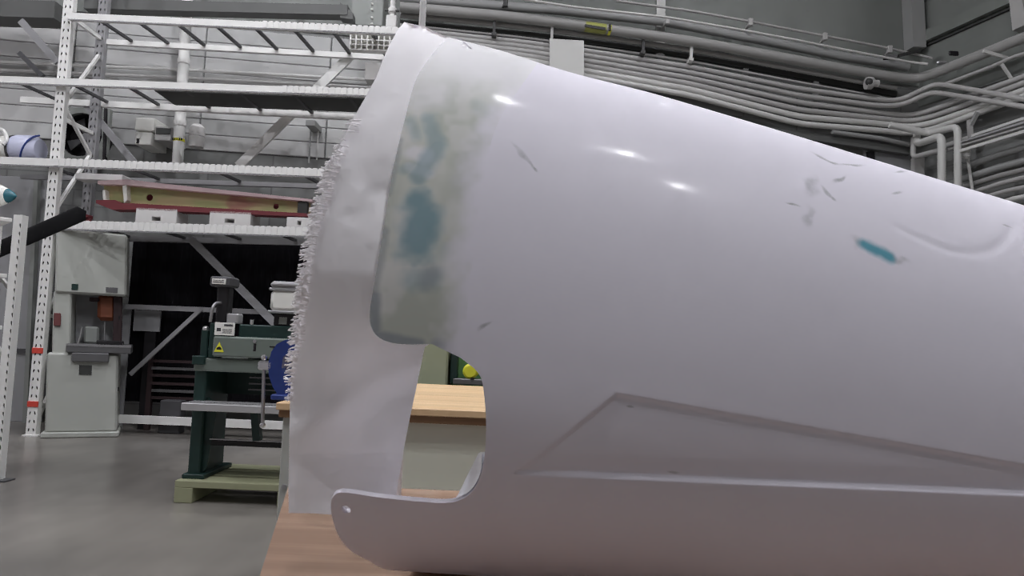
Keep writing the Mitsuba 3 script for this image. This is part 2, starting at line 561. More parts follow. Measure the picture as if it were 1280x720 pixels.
# outline points, as seen
notch = [(540, 430), (556, 438), (575, 447), (592, 459), (602, 472), (605, 490), (608, 525), (607, 560), (603, 590), (593, 613), (580, 624), (562, 630), (530, 628), (470, 622), (436, 616), (420, 616), (413, 626), (414, 645), (423, 672), (438, 690), (462, 702)]
patch_left = [(563, 43), (545, 62), (530, 82), (518, 102), (506, 150), (491, 210), (479, 290), (467, 360), (461, 392), (464, 412), (476, 425), (500, 431), (540, 430)]
patch_right = [(672, 79), (650, 110), (622, 150), (608, 200), (601, 260), (590, 330), (584, 380), (583, 415), (575, 447)]
hq = lambda l, n=2: hits(chaikin(l, n=n))
TSC = 0.45                                    # metres per radian, to triangulate evenly
sc = np.array([1.0, TSC])
TOP = math.radians(104)
BOT = math.radians(-86)
UMAX = 1.75
pr = hq(patch_right)
pr_top = np.array([[pr[0, 0], TOP]])
nq = hq(notch[2:])
nq_end = nq[-1]
paint_outline = np.vstack([pr_top, pr, nq[1:], [[nq_end[0] + 0.05, BOT]], [[UMAX, BOT]], [[UMAX, TOP]]])
hole = hits([(427, 633), (433, 632), (438, 636), (438, 641), (432, 642), (427, 638)])
# the recessed wedge pressed into the side, and the shallow crease near the nose
XZ = lambda l: S(*hits(l).T)[:, [0, 2]]
tri_xz = XZ([(642, 592), (770, 491), (1277, 580)])
r1 = XZ([(1276, 618)])
wedge = Polygon([tri_xz[0], tri_xz[1], tri_xz[1] + (tri_xz[2] - tri_xz[1]) * 3, r1[0] + (r1[0] - tri_xz[0]) * 2, r1[0]])
from shapely import distance, points as spoints


def seg_dist(p, a, b):
    d = b - a
    t_ = np.clip(((p - a) @ d) / (d @ d), 0, 1)
    return np.linalg.norm(p - (a + t_[:, None] * d), axis=1)


EDGES = [(tri_xz[0], tri_xz[1]), (tri_xz[1], tri_xz[1] + (tri_xz[2] - tri_xz[1]) * 3), (tri_xz[0], r1[0] + (r1[0] - tri_xz[0]) * 2)]


def recess(p):
    """Depth of the pressed-in wedge: its upper edges fall in gently, its lower edge is a crisp ledge."""
    g = spoints(p[:, 0], p[:, 2])
    ins = contains_xy(wedge, p[:, 0], p[:, 2])
    de = np.array([seg_dist(p[:, [0, 2]], a, b) for a, b in EDGES])
    low = de.argmin(0) == 2
    d = de.min(0) * np.where(ins, 1, -1)
    s = np.clip(np.where(low, (d + 0.0025) / 0.0065, (d + 0.001) / 0.0085), 0, 1)
    grow = np.clip((p[:, 0] - tri_xz[0][0]) / 0.10, 0.5, 1.0)
    dep = 0.0046 + 0.0024 * np.clip(1 - de[2] / 0.03, 0, 1)
    return dep * grow * s * s * (3 - 2 * s)


def inv(x, z):
    """(u, theta) of the front surface at (x, z)."""
    zt_ = np.interp(x, US, zt)
    zm = ZB + 0.40 * (zt_ - ZB)
    ss = np.where(z > zm, (z - zm) / (zt_ - zm), (z - zm) / (zm - ZB))
    return np.stack([x, np.arcsin(np.clip(np.sign(ss) * np.abs(ss) ** (1 / 0.94), -1, 1))], -1)


fine = []
for a_, b_ in EDGES:
    dv = (b_ - a_) / np.linalg.norm(b_ - a_)
    nv = np.array([-dv[1], dv[0]])
    for o_ in np.arange(-0.010, 0.0111, 0.0016):
        l_ = np.arange(0, np.linalg.norm(b_ - a_), 0.004)
        fine.append(a_ + dv * l_[:, None] + nv * o_)
fine = np.vstack(fine)
fine = fine[(fine[:, 0] < UMAX - 0.02)]
fine = inv(fine[:, 0], fine[:, 1]) * sc
pts, tri, loops = mesh2d(paint_outline * sc, [hole * sc], 0.0050, fine)
q = pts / sc



crease = XZ(chaikin([(1120, 283), (1160, 303), (1200, 317), (1236, 316), (1258, 298), (1268, 282)]))
from meshkit import fbm, noise


def wave(p):
    return 0.0035 * (fbm(p * [2.3, 2.3, 2.3], 3, 4) - 0.5)


P0 = S(q[:, 0], q[:, 1])
dcr = np.min([seg_dist(P0[:, [0, 2]], a, b) for a, b in zip(crease, crease[1:])], 0)
disp = recess(P0) + wave(P0) + 0.0014 * np.exp(-(dcr / 0.006) ** 2)
disp += 0.0012 * np.exp(-((P0[:, 0] - crease[20, 0]) ** 2 + (P0[:, 2] - crease[20, 1] - .04) ** 2) / 0.004)
paint_mesh = shell_mesh(q, tri, loops, disp, 0.008)


def stroke(px0, py0, px1, py1, w):
    a = XZ([(px0, py0), (px1, py1)])
    return (*a[0].tolist(), *a[1].tolist(), w)


MM = 1.2 / FPX                                # metres per pixel on the cowl, about
SMUDGE = [stroke(643, 184, 668, 209, 2.2), stroke(668, 209, 672, 213, 1.6), stroke(1009, 262, 1010, 280, 5.0), stroke(1011, 240, 1014, 222, 6.0), stroke(1030, 234, 1041, 246, 2.6), stroke(1041, 246, 1044, 250, 2.0), stroke(1044, 227, 1056, 222, 2.4),
          stroke(1020, 194, 1048, 206, 2.6), stroke(1048, 206, 1078, 207, 1.6), stroke(984, 253, 998, 258, 1.2), stroke(1116, 241, 1126, 239, 1.6), stroke(1120, 215, 1132, 214, 1.4), stroke(1256, 281, 1266, 284, 1.2), stroke(1066, 300, 1078, 308, 5), stroke(1112, 318, 1132, 327, 4.5),
          stroke(785, 508, 792, 509, 1.2), stroke(838, 592, 850, 592, 1.2), stroke(600, 412, 612, 404, 2.0), stroke(618, 90, 640, 84, 4)]
TEAL = stroke(1080, 305, 1112, 321, 9.0)


def paint_col(p, n, uv):
    c = mi.Color3f(0.77, 0.75, 0.825)
    x, z = p.x, p.z
    k = mi.Float(0)
    wig = mikit.noise(x * 70, z * 70, 5.0)
    for ax, az, bx, bz, w in SMUDGE:
        dx, dz = bx - ax, bz - az
        ln = math.hypot(dx, dz) + 1e-6
        ux_, uz_ = dx / ln, dz / ln
        rx_, rz_ = x - (ax + bx) / 2, z - (az + bz) / 2
        along, across = rx_ * ux_ + rz_ * uz_, rx_ * uz_ - rz_ * ux_
        across += (wig - 0.5) * 2.4 * w * MM
        e_ = dr.square(along / (0.55 * ln + 0.6 * w * MM)) + dr.square(across / (1.15 * w * MM))
        k = dr.maximum(k, dr.exp(-dr.square(e_) * 0.9 - 0.35 * e_) * (0.75 if w < 4 else 0.5))
    k *= 0.35 + 1.0 * mikit.fbm(x * 120, z * 120, 1.0, octaves=2)
    c = mikit.mix(c, (0.23, 0.24, 0.25), dr.clip(k, 0, 1) * 0.8)
    ax, az, bx, bz, w = TEAL
    dx, dz = bx - ax, bz - az
    t_ = dr.clip(((x - ax) * dx + (z - az) * dz) / (dx * dx + dz * dz), 0, 1)
    d = dr.sqrt(dr.square(x - ax - t_ * dx) + dr.square(z - az - t_ * dz)) / MM
    return mikit.mix(c, (0.10, 0.33, 0.42), 1 - mikit.smoothstep(2.5, 11.5, d + 2.5 * mikit.noise(x * 120, z * 120, 3.0)))


mat('cowl_paint', mikit.proc(paint_col), 0.7, 0.0, 0.3, clearcoat=0.5, clearcoat_gloss=0.995)
t = thing('engine_cowl', 'large white half-shell fibreglass cowl with notched end lying on the work table', 'cowl')
obj('painted_shell', paint_mesh, 'cowl_paint', t, smooth=35)

# the repair patch: greyish wet laminate with teal filler showing through
pl = hq(patch_left)
ntop = hits(chaikin([(540, 430), (556, 438), (575, 447)], n=1))
patch_outline = np.vstack([[[pl[0, 0], TOP]], pl, ntop[1:], pr[::-1][1:], [[pr[0, 0], TOP]]])
pts, tri, loops = mesh2d(patch_outline * sc, [], 0.0050)
qp = pts / sc
Pp = S(qp[:, 0], qp[:, 1])
n2 = (fbm(Pp * 26, 3, 9) - 0.5) * 0.0035
fade = np.clip((pts[:, 0] - pts[:, 0].min()) / 0.05, 0, 1)
patch_mesh = shell_mesh(qp, tri, loops, wave(Pp) + n2 * 0.12, 0.003)
RIGHT = XZ(chaikin(patch_right, n=1))
rz, rx = RIGHT[::-1, 1], RIGHT[::-1, 0]
edge_fit = np.polyfit(rz, rx, 4)
LEFTX = XZ(chaikin(patch_left[:10], n=1))
left_fit = np.polyfit(LEFTX[:, 1], LEFTX[:, 0], 4)
TEALS = [(stroke(536, 150, 545, 185, 9), 0.55), (stroke(545, 185, 522, 222, 9), 0.65), (stroke(522, 252, 528, 275, 15), 0.95), (stroke(528, 275, 524, 305, 18), 0.95), (stroke(515, 350, 540, 350, 11), 0.5), (stroke(505, 212, 524, 206, 6), 0.4), (stroke(512, 150, 520, 170, 8), 0.4), (stroke(600, 130, 612, 140, 9), 0.2)]
WHITES = [(stroke(515, 190, 530, 195, 8), 0.8), (stroke(520, 130, 545, 120, 16), 0.5), (stroke(512, 208, 536, 218, 5), 0.5), (stroke(505, 270, 508, 300, 10), 0.3), (stroke(570, 60, 600, 80, 26), 0.6)]
DARKS = [(stroke(480, 290, 467, 370, 5), 0.5), (stroke(467, 370, 468, 412, 6), 0.8), (stroke(472, 420, 525, 430, 5), 0.8), (stroke(548, 434, 575, 446, 8), 0.8), (stroke(500, 175, 486, 240, 4), 0.45), (stroke(540, 345, 535, 352, 10), 0.5)]


def blot(x, z, lst, wob):
    k = mi.Float(0)
    for (ax, az, bx, bz, w), a in lst:
        dx, dz = bx - ax, bz - az
        t_ = dr.clip(((x - ax) * dx + (z - az) * dz) / (dx * dx + dz * dz + 1e-9), 0, 1)
        d = dr.sqrt(dr.square(x - ax - t_ * dx) + dr.square(z - az - t_ * dz)) / (w * MM)
        k = dr.maximum(k, a * (1 - mikit.smoothstep(0.35, 1.75, d + wob)))
    return k


def poly4(co, z):
    r_ = mi.Float(0)
    for c in co:
        r_ = r_ * z + float(c)
    return r_


def patch_col(p, n, uv):
    x, z = p.x, p.z
    wob = (mikit.fbm(x * 38, z * 38, 2.0, octaves=3) - 0.5) * 1.3
    big = mikit.fbm(x * 15, z * 15, 6.0, octaves=3)
    c = mikit.mix(mikit.mix((0.46, 0.485, 0.43), (0.62, 0.63, 0.585), mikit.smoothstep(0.3, 0.7, big)), (0.70, 0.69, 0.68), mikit.smoothstep(0.5, 0.72, mikit.fbm(x * 24 + 3.0, z * 24, 9.0, octaves=3)) * 0.55)
    c = mikit.mix(c, (0.78, 0.77, 0.80), blot(x, z, WHITES, wob))
    c = mikit.mix(c, (0.13, 0.275, 0.33), blot(x, z, TEALS, wob) * 0.85)
    c = mikit.mix(c, (0.24, 0.27, 0.30), blot(x, z, DARKS, wob * 0.6))
    e = poly4(edge_fit, dr.clip(z, float(rz.min()), float(rz.max()))) - x
    feather = 1 - mikit.smoothstep(-0.004, 0.05, e + wob * 0.024)
    c = mikit.mix(c, (0.77, 0.75, 0.825), feather)
    up = mikit.smoothstep(float(XZ([(540, 150)])[0, 1]), float(XZ([(560, 75)])[0, 1]), z + wob * 0.02)
    return mikit.mix(c, (0.76, 0.755, 0.775), up * 0.85)


mat('patch_resin', mikit.proc(patch_col), 0.65, 0.0, 0.3, clearcoat=0.9, clearcoat_gloss=0.99)
obj('repair_patch', patch_mesh, 'patch_resin', t, 'greyish translucent fibreglass repair patch stained with teal filler', smooth=35)

# return flange seen inside the notch's lower corner
mat('flange_white', (0.88, 0.90, 0.93), 0.45)
fo = hits(chaikin([(604, 566), (604, 590), (594, 612), (581, 623), (566, 629)], n=3))
fi = np.array(chaikin([(600, 566), (587, 592), (578, 611), (571, 624), (565, 628.5)], n=3))
po, no_ = S(fo[:, 0], fo[:, 1]), Nrm(fo[:, 0], fo[:, 1])
po = po - no_ * 0.003
pi_ = np.array([P(a, b, po[i, 1] + 0.055 * math.sin(math.pi * (0.15 + 0.7 * i / (len(fi) - 1)))) for i, (a, b) in enumerate(fi)])
k = len(po)
off = np.cross(np.gradient(po, axis=0), pi_ - po)
off /= np.linalg.norm(off, axis=1, keepdims=True)
off *= 0.002
v = np.vstack([po + off, pi_ + off, po - off, pi_ - off])
f = []
for i in range(k - 1):
    f += [[i, i + 1, k + i + 1], [i, k + i + 1, k + i], [2 * k + i, 3 * k + i + 1, 2 * k + i + 1], [2 * k + i, 3 * k + i, 3 * k + i + 1], [k + i, k + i + 1, 3 * k + i + 1], [k + i, 3 * k + i + 1, 3 * k + i]]
obj_flange = obj('notch_flange', trimesh.Trimesh(v, f, process=False), 'flange_white', t, 'pale inward flange in the corner of the notch', smooth=40)

# the cloth hanging under and beyond the patch, left edge frayed
scene['cloth_white'] = {'type': 'principledthin', 'base_color': rgb(0.95, 0.94, 0.965), 'roughness': 0.75, 'diff_trans': 0.2, 'eta': 1.3}
LEFT = np.array([(505, 27), (497, 36), (488, 52), (478, 74), (470, 96), (455, 124), (440, 150), (424, 182), (411, 212), (403, 240), (396, 264), (388, 300), (381, 340), (375, 380), (370, 420), (366, 455), (363, 500), (362, 560), (361, 610), (361, 641)], float)


def hang(px, py):
    """Distance of the cloth: on the shell's inner face above, hanging free below."""
    q_ = hit(px, np.minimum(py, 470))
    yy = S(q_[:, 0], q_[:, 1])[:, 1] + 0.008
    t_ = np.clip((np.asarray(py, float) - 400) / 240, 0, 1)
    yb = YF + 0.105 + 0.16 * t_ ** 1.1 - 0.05 * np.clip((np.asarray(py, float) - 565) / 75, 0, 1) ** 1.3
    w = np.clip((np.asarray(py, float) - 330) / 170, 0, 1)
    w = w * w * (3 - 2 * w)
    far = 0.05 * np.clip((440 - np.asarray(px, float)) / 80, 0, 1) ** 2
    rip = 0.006 * np.sin(np.asarray(px, float) / 23 + np.asarray(py, float) / 41) * np.clip((np.asarray(py, float) - 300) / 150, 0, 1)
    fold = 0.012 * np.exp(-((np.asarray(py, float) - 505 + (np.asarray(px, float) - 430) * 0.62) / 22) ** 2) * np.clip((np.asarray(py) - 420) / 40, 0, 1)
    return yy * (1 - w) + yb * w + far + rip - fold


cl = np.vstack([LEFT, [(390, 642), (412, 643), (470, 646), (492, 646), (497, 606), (505, 560), (515, 510), (524, 468), (531, 434), (545, 424), (548, 395), (545, 300), (560, 200), (575, 120), (590, 62), (576, 49.5), (560, 47), (545, 40), (531, 33)]])
cl_px, cl_tri, cl_loops = mesh2d(cl, [], 4.0)
cp = P(cl_px[:, 0], cl_px[:, 1], hang(cl_px[:, 0], cl_px[:, 1]))
cp[:, 1] += (fbm(np.stack([cl_px[:, 0] / 60, cl_px[:, 1] / 60, cl_px[:, 0] * 0], 1), 3, 2) - 0.5) * 0.012
flap_i = [i for i in cl_loops[0] if cl_px[i, 1] < 63 and cl_px[i, 0] > 503]
n0 = len(cp)
back = cp[flap_i] + np.array([0.0, 0.10, -0.004])
ff = []
for a in range(len(flap_i) - 1):
    if np.linalg.norm(cp[flap_i[a]] - cp[flap_i[a + 1]]) < 0.05:
        ff += [[flap_i[a], flap_i[a + 1], n0 + a + 1], [flap_i[a], n0 + a + 1, n0 + a]]
cloth_mesh = trimesh.Trimesh(np.vstack([cp, back]), np.vstack([cl_tri, ff]), process=False)
c_ = thing('backing_cloth', 'white backing cloth with a frayed left edge hanging at the open end of the cowl', 'cloth')
obj('sheet', cloth_mesh, 'cloth_white', c_, smooth=True)
threads = []
edge = dense(np.vstack([LEFT[6:17], LEFT[6:17][::-1]]), 1.0)
edge = edge[:len(edge) // 2]
for i, (ex, ey) in enumerate(edge):
    if random.random() < (0.25 if ey < 185 else 0.75):
        dens = 1.0 if 200 < ey < 480 else 0.7
        l = random.uniform(4, 11) * dens
        a = random.uniform(-0.15, 0.45)
        x0, y0 = ex + random.uniform(2, 14), ey + random.uniform(-2, 2)
        yy = float(hang([ex + 2], [ey])[0]) - 0.004
        pp = [P(x0, y0 + 1.5, yy), P(ex, ey, yy - 0.002), P(ex - l * 0.6, ey + l * a * 0.5, yy - random.uniform(0, 0.015)), P(ex - l, ey + l * a + random.uniform(-1.5, 1.5), yy - random.uniform(-0.01, 0.02))]
        threads.append(tube(pp, random.uniform(0.0006, 0.0012), 4))
mat('thread_white', (0.92, 0.91, 0.92), 0.7)
obj('frayed_thread', cat(*threads), 'thread_white', c_, 'loose white threads along the frayed edge', kind='stuff')

rod = P(529, 3, 1.56)
rx, rb = rod[0], TZ
solo('propping_rod', cat(cyl((rod[0] + 0.0, 1.56, TZ), rod, 0.0075, 12), trimesh.creation.icosphere(2, 0.0075).apply_translation(rod)), 'rod_white',
     'thin white rod standing up behind the top corner of the cowl', 'rod', smooth=40)

# ------------------------------------------------------------------ BENCH, VISE AND MACHINES SEEN THROUGH AND BESIDE THE CLOTH
BY, BD = 2.6, 1.35
a, b_, c, d = pxr(345, 499, 607, 521, BY)
bz = 0.90
t = thing('workbench', 'beige cabinet workbench with a thick laminated wooden top behind the cowl', 'workbench')
bx0, bx1 = P(345, 505, BY)[0], 0.75
ztop = P(560, 512, BY)[2]
obj('worktop', box([bx0, BY, ztop - 0.026], [bx1, BY + BD, ztop], 0.003), 'bench_wood', t, 'pale laminated wooden worktop')
obj('worktop_edge', box([bx0 + 0.008, BY + 0.012, ztop - 0.052], [bx1 - 0.008, BY + BD - 0.012, ztop - 0.026]), 'bench_edge', t, 'dark brown lower edge of the worktop')
obj('cabinet_body', box([bx0 + 0.06, BY + 0.06, 0.08], [bx1 - 0.05, BY + BD - 0.06, ztop - 0.052], 0.006), 'beige', t)
obj('plinth', box([bx0 + 0.10, BY + 0.10, 0.0], [bx1 - 0.09, BY + BD - 0.10, 0.08]), 'rack_dark', t)
obj('corner_leg', box([bx0 + 0.018, BY + 0.03, 0.0], [bx0 + 0.06, BY + 0.08, ztop - 0.052], 0.004), 'saw_paint', t)
for z in (0.42, 0.62):
    obj('bolt', cyl((bx0 + 0.039, BY + 0.022, z), (bx0 + 0.039, BY + 0.032, z), 0.009, 10), 'steel', t)

t = thing('bench_vise', 'blue bench vise with a hanging chrome handle on the left end of the workbench', 'vise')
vY = BY + 0.10
V = lambda px, py: P(px, py, vY)
arc = [(366, 424), (356, 425), (346, 430), (339, 440), (335, 455), (336, 470), (341, 484), (346, 492), (354, 498), (366, 500), (380, 500), (380, 484), (366, 482), (358, 474), (352, 460), (354, 446), (362, 440), (380, 438), (380, 424)]
q_ = V([x for x, _ in arc], [y for _, y in arc])
obj('jaw_body', prism(q_[:, [0, 2]], vY, vY + 0.11), 'vise_blue', t)
obj('base', box([V(340, 497)[0], vY - 0.02, ztop], [V(385, 500)[0], vY + 0.13, ztop + 0.02], 0.004), 'vise_blue', t)
c0 = V(330, 457)
obj('screw_collar', cat(box(c0 - [0.024, 0.0, 0.017], c0 + [0.03, 0.04, 0.017], 0.006), cyl(c0 + [0.02, 0.02, 0], c0 + [0.06, 0.02, 0], 0.016, 14)), 'chrome', t)
h = obj('handle', cyl(V(329, 449) + [0, 0.01, 0], V(327, 530) + [0, 0.01, 0], 0.0065, 12), 'steel', t, smooth=40)
for p_ in ((329, 447), (327, 532)):
    obj('knob', trimesh.creation.icosphere(2, 0.011).apply_translation(V(*p_) + [0, 0.01, 0]), 'chrome', h, smooth=True)

# the sheet metal shear on its timber skid
SY = 5.0
B = lambda x0, y0, x1, y1, dy=0.0, dep=0.3, b=0.006: pbox(x0, y0, x1, y1, SY + dy, dep, b)
zs = pxr(222, 603, 245, 622, SY)
skid_z0 = zs[2]
t = thing('timber_skid', 'weathered greenish timber skid under the dark green shear', 'skid')
SKT = pxr(245, 603, 400, 611, SY)[3]
x0s, x1s = zs[0], P(420, 610, SY)[0]
obj('deck_board', box([x0s, SY - 0.05, SKT - 0.045], [x1s, SY + 0.14, SKT], 0.004), 'timber_green', t)
obj('deck_board', box([x0s, SY + 0.20, SKT - 0.045], [x1s, SY + 0.40, SKT], 0.004), 'timber_green', t)
obj('deck_board', box([x0s, SY + 0.46, SKT - 0.045], [x1s, SY + 0.64, SKT], 0.004), 'timber_green', t)
for xx in (x0s, P(350, 610, SY)[0], x1s - 0.12):
    obj('bearer', box([xx, SY - 0.05, 0.0], [xx + 0.12, SY + 0.64, SKT - 0.045], 0.004), 'timber_green', t)

t = thing('sheet_shear', 'dark green treadle shear with a yellow warning triangle standing on a timber skid', 'machine')
X = lambda px: float(P(px, 500, SY)[0])
Z = lambda py: float(P(300, py, SY)[2])
xr = X(404)
for i, (l0, l1) in enumerate(((236, 251), (389, 404))):
    obj('leg', box([X(l0), SY + 0.06, SKT], [X(l1), SY + 0.48, Z(449)], 0.008), 'green_dark', t)
    obj('foot_plate', box([X(l0) - 0.02, SY + 0.02, SKT], [X(l1) + 0.05, SY + 0.52, SKT + 0.03], 0.004), 'green_dark', t)
    obj('gusset', prism([(X(l1 if i == 0 else l0), Z(500)), (X(l1 + 14 if i == 0 else l0 - 14), Z(512)), (X(l1 + 6 if i == 0 else l0 - 6), Z(590)), (X(l1 if i == 0 else l0), Z(598))], SY + 0.10, SY + 0.13), 'green_dark', t)
obj('bed', box([X(237), SY + 0.02, Z(466)], [xr, SY + 0.50, Z(449)], 0.01), 'green_grey', t, 'grey-green bed of the shear')
obj('leg_cap', box([X(237), SY - 0.01, Z(458)], [X(252), SY + 0.04, Z(447)], 0.004), 'green_dark', t)
g = obj('finger_guard', box([X(262), SY - 0.02, Z(447)], [xr, SY + 0.06, Z(421)], 0.012), 'green_grey', t, 'grey guard panel with warning triangle and slot')
ty = SY - 0.023
tri_c = [(X(264.5), Z(441)), (X(277), Z(441)), (X(270.8), Z(428.5))]
obj('warning_triangle', prism(tri_c, ty, SY - 0.02), 'yellow', g, 'yellow warning triangle')
obj('warning_symbol', prism([(X(268), Z(438)), (X(274), Z(438)), (X(274), Z(436)), (X(271), Z(434)), (X(268), Z(436))], ty - 0.001, ty), 'black', g)
obj('slot', box([X(314), ty, Z(438)], [X(317), SY - 0.02, Z(429)]), 'black', g)
obj('screw', cyl((X(315), SY - 0.03, Z(426)), (X(315), SY - 0.02, Z(426)), 0.012, 10), 'steel', g)
obj('number_mark', cat(box([X(334), ty, Z(432.5)], [X(341), SY - 0.02, Z(431)]), bar((X(340.5), ty, Z(431.5)), (X(337), ty, Z(440)), 0.004, 0.006, (1, 0, 0))), 'black', g)
obj('ram_beam', box([X(288), SY + 0.06, Z(424)], [xr, SY + 0.30, Z(405)], 0.01), 'green_dark', t)
obj('blade_housing', box([X(300), SY + 0.10, Z(466)], [xr, SY + 0.44, Z(421)]), 'green_dark', t)
pl_ = obj('data_plate', box([X(263), SY - 0.015, Z(420)], [X(288), SY - 0.005, Z(404)], 0.001), 'label_white', t, 'white data plate with dark print')
obj('print_line', cat(box([X(275), SY - 0.017, Z(408.5)], [X(286), SY - 0.015, Z(406)]), box([X(266), SY - 0.017, Z(415)], [X(271), SY - 0.015, Z(411)]), *[box([X(273), SY - 0.017, Z(417 - 2 * j) ], [X(285), SY - 0.015, Z(416.3 - 2 * j)]) for j in range(3)]), 'rack_dark', pl_)
obj('side_upright', box([X(254), SY + 0.02, Z(449)], [X(263), SY + 0.16, Z(405)], 0.006), 'green_dark', t)
po_ = obj('gauge_post', box([X(257), SY + 0.06, Z(408)], [X(272), SY + 0.16, Z(357)], 0.01), 'black', t, 'black upright post carrying a small sign')
hd = obj('post_head', box([X(249), SY + 0.03, Z(359)], [X(277), SY + 0.19, Z(346)], 0.012), 'rack_dark', t)
obj('sign_plate', box([X(252.5), SY + 0.024, Z(356)], [X(270), SY + 0.03, Z(349)], 0.001), 'label_white', hd, 'small white and black sign')
obj('print_line', cat(box([X(254), SY + 0.022, Z(354)], [X(268), SY + 0.024, Z(353)]), box([X(254), SY + 0.022, Z(351.6)], [X(268), SY + 0.024, Z(351)])), 'rack_dark', hd)
obj('lever', tube(rounded([(X(256), SY, Z(404)), (X(257), SY, Z(388)), (X(259), SY + 0.02, Z(380)), (X(264), SY + 0.08, Z(379))], 0.02), 0.011, 10), 'steel', t, smooth=40)
obj('lever_knob', trimesh.creation.icosphere(2, 0.022).apply_translation((X(247), SY + 0.05, Z(413))), 'chrome', t, smooth=True)
obj('side_post', box([X(243), SY + 0.03, Z(449)], [X(252), SY + 0.12, Z(414)], 0.006), 'green_dark', t)
obj('bracket', box([X(272), SY + 0.05, Z(405)], [X(287), SY + 0.15, Z(392)], 0.008), 'galvanised', t)
obj('stud', cyl((X(303), SY + 0.08, Z(406)), (X(303), SY + 0.08, Z(399)), 0.012, 10), 'chrome', t)
tr = obj('treadle_step', box([X(238), SY - 0.14, Z(513)], [xr, SY + 0.10, Z(504)], 0.003), 'galvanised', t, 'pale perforated treadle step')
holes_ = [cyl((X(240 + 4 * j), SY - 0.06, Z(504) + 0.0005), (X(240 + 4 * j), SY - 0.06, Z(504) + 0.002), 0.009, 8) for j in range(0, 38)]
obj('grip_stud', cat(*holes_), 'rack_dark', tr, kind='stuff')
obj('treadle_arm', bar((X(312), SY + 0.12, Z(512)), (X(318), SY + 0.12, Z(553)), 0.05, 0.06, (0, 1, 0)), 'green_dark', t)
obj('cross_bar', box([X(251), SY + 0.10, Z(561)], [X(390), SY + 0.15, Z(554)], 0.004), 'black', t)
obj('cross_bar_edge', box([X(258), SY + 0.098, Z(554)], [X(390), SY + 0.12, Z(552.4)]), 'steel', t)
obj('rear_plate', box([X(250), SY + 0.44, Z(500)], [X(390), SY + 0.46, Z(466)]), 'green_dark', t)
obj('stud', cyl((X(254), SY + 0.12, Z(566)), (X(254), SY + 0.12, Z(560)), 0.01, 8), 'black', t)
for j, z in enumerate((474, 482, 490)):
    obj('back_gauge_bar', box([X(290), SY + 0.30, Z(z + 2)], [xr - 0.06, SY + 0.33, Z(z)]), 'cast_iron', t)

t = thing('gauge_drum', 'silvery drum with a dark lid standing on top of the green shear', 'drum')
dx0, dx1 = X(327), X(400)
dc, dr_ = (dx0 + dx1) / 2, (dx1 - dx0) / 2
zt0, zt1 = Z(405), Z(349)
obj('stand', box([dx0 + 0.02, SY + 0.08, zt0], [dx1 - 0.02, SY + 0.28, Z(388)], 0.006), 'black', t)
obj('plate', box([X(338), SY + 0.074, Z(403)], [X(348), SY + 0.08, Z(394)]), 'panel_grey', t)
obj('front_panel', cat(box([dx0, SY + 0.02, Z(388)], [dx1, SY + 0.30, Z(359)], 0.03)), 'label_white', t, smooth=40)
obj('rim', box([dx0 - 0.006, SY + 0.01, Z(361)], [dx1 + 0.006, SY + 0.31, Z(357.5)], 0.006), 'steel', t)
obj('lid', box([dx0, SY + 0.01, Z(358)], [dx1, SY + 0.31, Z(349)], 0.02), 'rack_grey', t)
obj('lower_rim', box([dx0 - 0.006, SY + 0.01, Z(389.5)], [dx1 + 0.006, SY + 0.31, Z(386)], 0.006), 'steel', t)
obj('knob', cyl((X(365), SY + 0.1, Z(350)), (X(365), SY + 0.1, Z(344)), 0.014, 10), 'steel', t)

# seen through the notch, beyond the bench
t = thing('storage_cabinet', 'tall pale olive cabinet seen through the notch beyond the wooden worktop', 'cabinet')
cY = 4.6
ca = pxr(520, 380, 561, 480, cY)
obj('body', box([ca[0], cY, 0], [ca[1], cY + 0.5, 1.28], 0.006), 'beige_green', t)
obj('door', box([ca[0] + 0.01, cY - 0.018, 0.1], [ca[1] - 0.006, cY, 1.26], 0.004), 'beige_green', t)
t = thing('green_lathe', 'green machine with a yellow knob seen through the notch', 'machine')
ga = pxr(563, 430, 640, 478, cY)
obj('headstock', box([ga[0], cY + 0.10, 0.85], [ga[1], cY + 0.5, 1.25], 0.012), 'green_bright', t)
obj('pedestal', box([ga[0] + 0.02, cY + 0.12, 0], [ga[1] - 0.02, cY + 0.46, 0.80], 0.008), 'green_grey', t)
obj('side_plate', pbox(563, 436, 572, 479, cY + 0.02, 0.1, 0.004), 'green_dark', t)
obj('slide', pbox(566, 474, 612, 481, cY - 0.02, 0.5, 0.004), 'cast_iron', t)
kc = P(588, 464, cY + 0.02)
yk = obj('yellow_knob', cat(lathe([(-0.03, 0.0), (-0.03, 0.035), (-0.015, 0.048), (0.02, 0.048), (0.04, 0.035), (0.08, 0.02), (0.09, 0.0)], kc, 'y', 20), box(kc + [-0.005, -0.02, -0.03], kc + [0.055, 0.03, 0.035], 0.015)), 'yellow', t, 'yellow knob', smooth=40)
obj('knob_screw', cyl(kc + [0.016, -0.04, -0.05], kc + [0.016, -0.01, -0.05], 0.012, 10), 'black', t)

# ------------------------------------------------------------------ THE PALLET RACK
RY, RDP = 7.5, 0.68
UPH = 5.6


def upright_mesh(x, y, z0, z1, w=0.10, pitch=0.085):
    ho = []
    for k in range(int((z1 - z0) / pitch) - 1):
        for s in (-1, 1):
            cx, cz = x + s * 0.024, z0 + 0.06 + k * pitch
            ho.append([(cx + s * 0.0 + 0.009 * math.cos(a) - s * 0.004 * math.sin(a), cz + 0.019 * math.sin(a)) for a in np.arange(6) * math.pi / 3])
    poly = Polygon([(x - w / 2, z0), (x + w / 2, z0), (x + w / 2, z1), (x - w / 2, z1)], ho)
    m = prism(poly, y, y + 0.004)
    sides = [box([x + s * w / 2 - 0.002, y, z0], [x + s * w / 2 + 0.002, y + 0.07, z1]) for s in (-1, 1)]
    return cat(m, *sides, box([x - w / 2, y + 0.055, z0], [x + w / 2, y + 0.06, z1]))


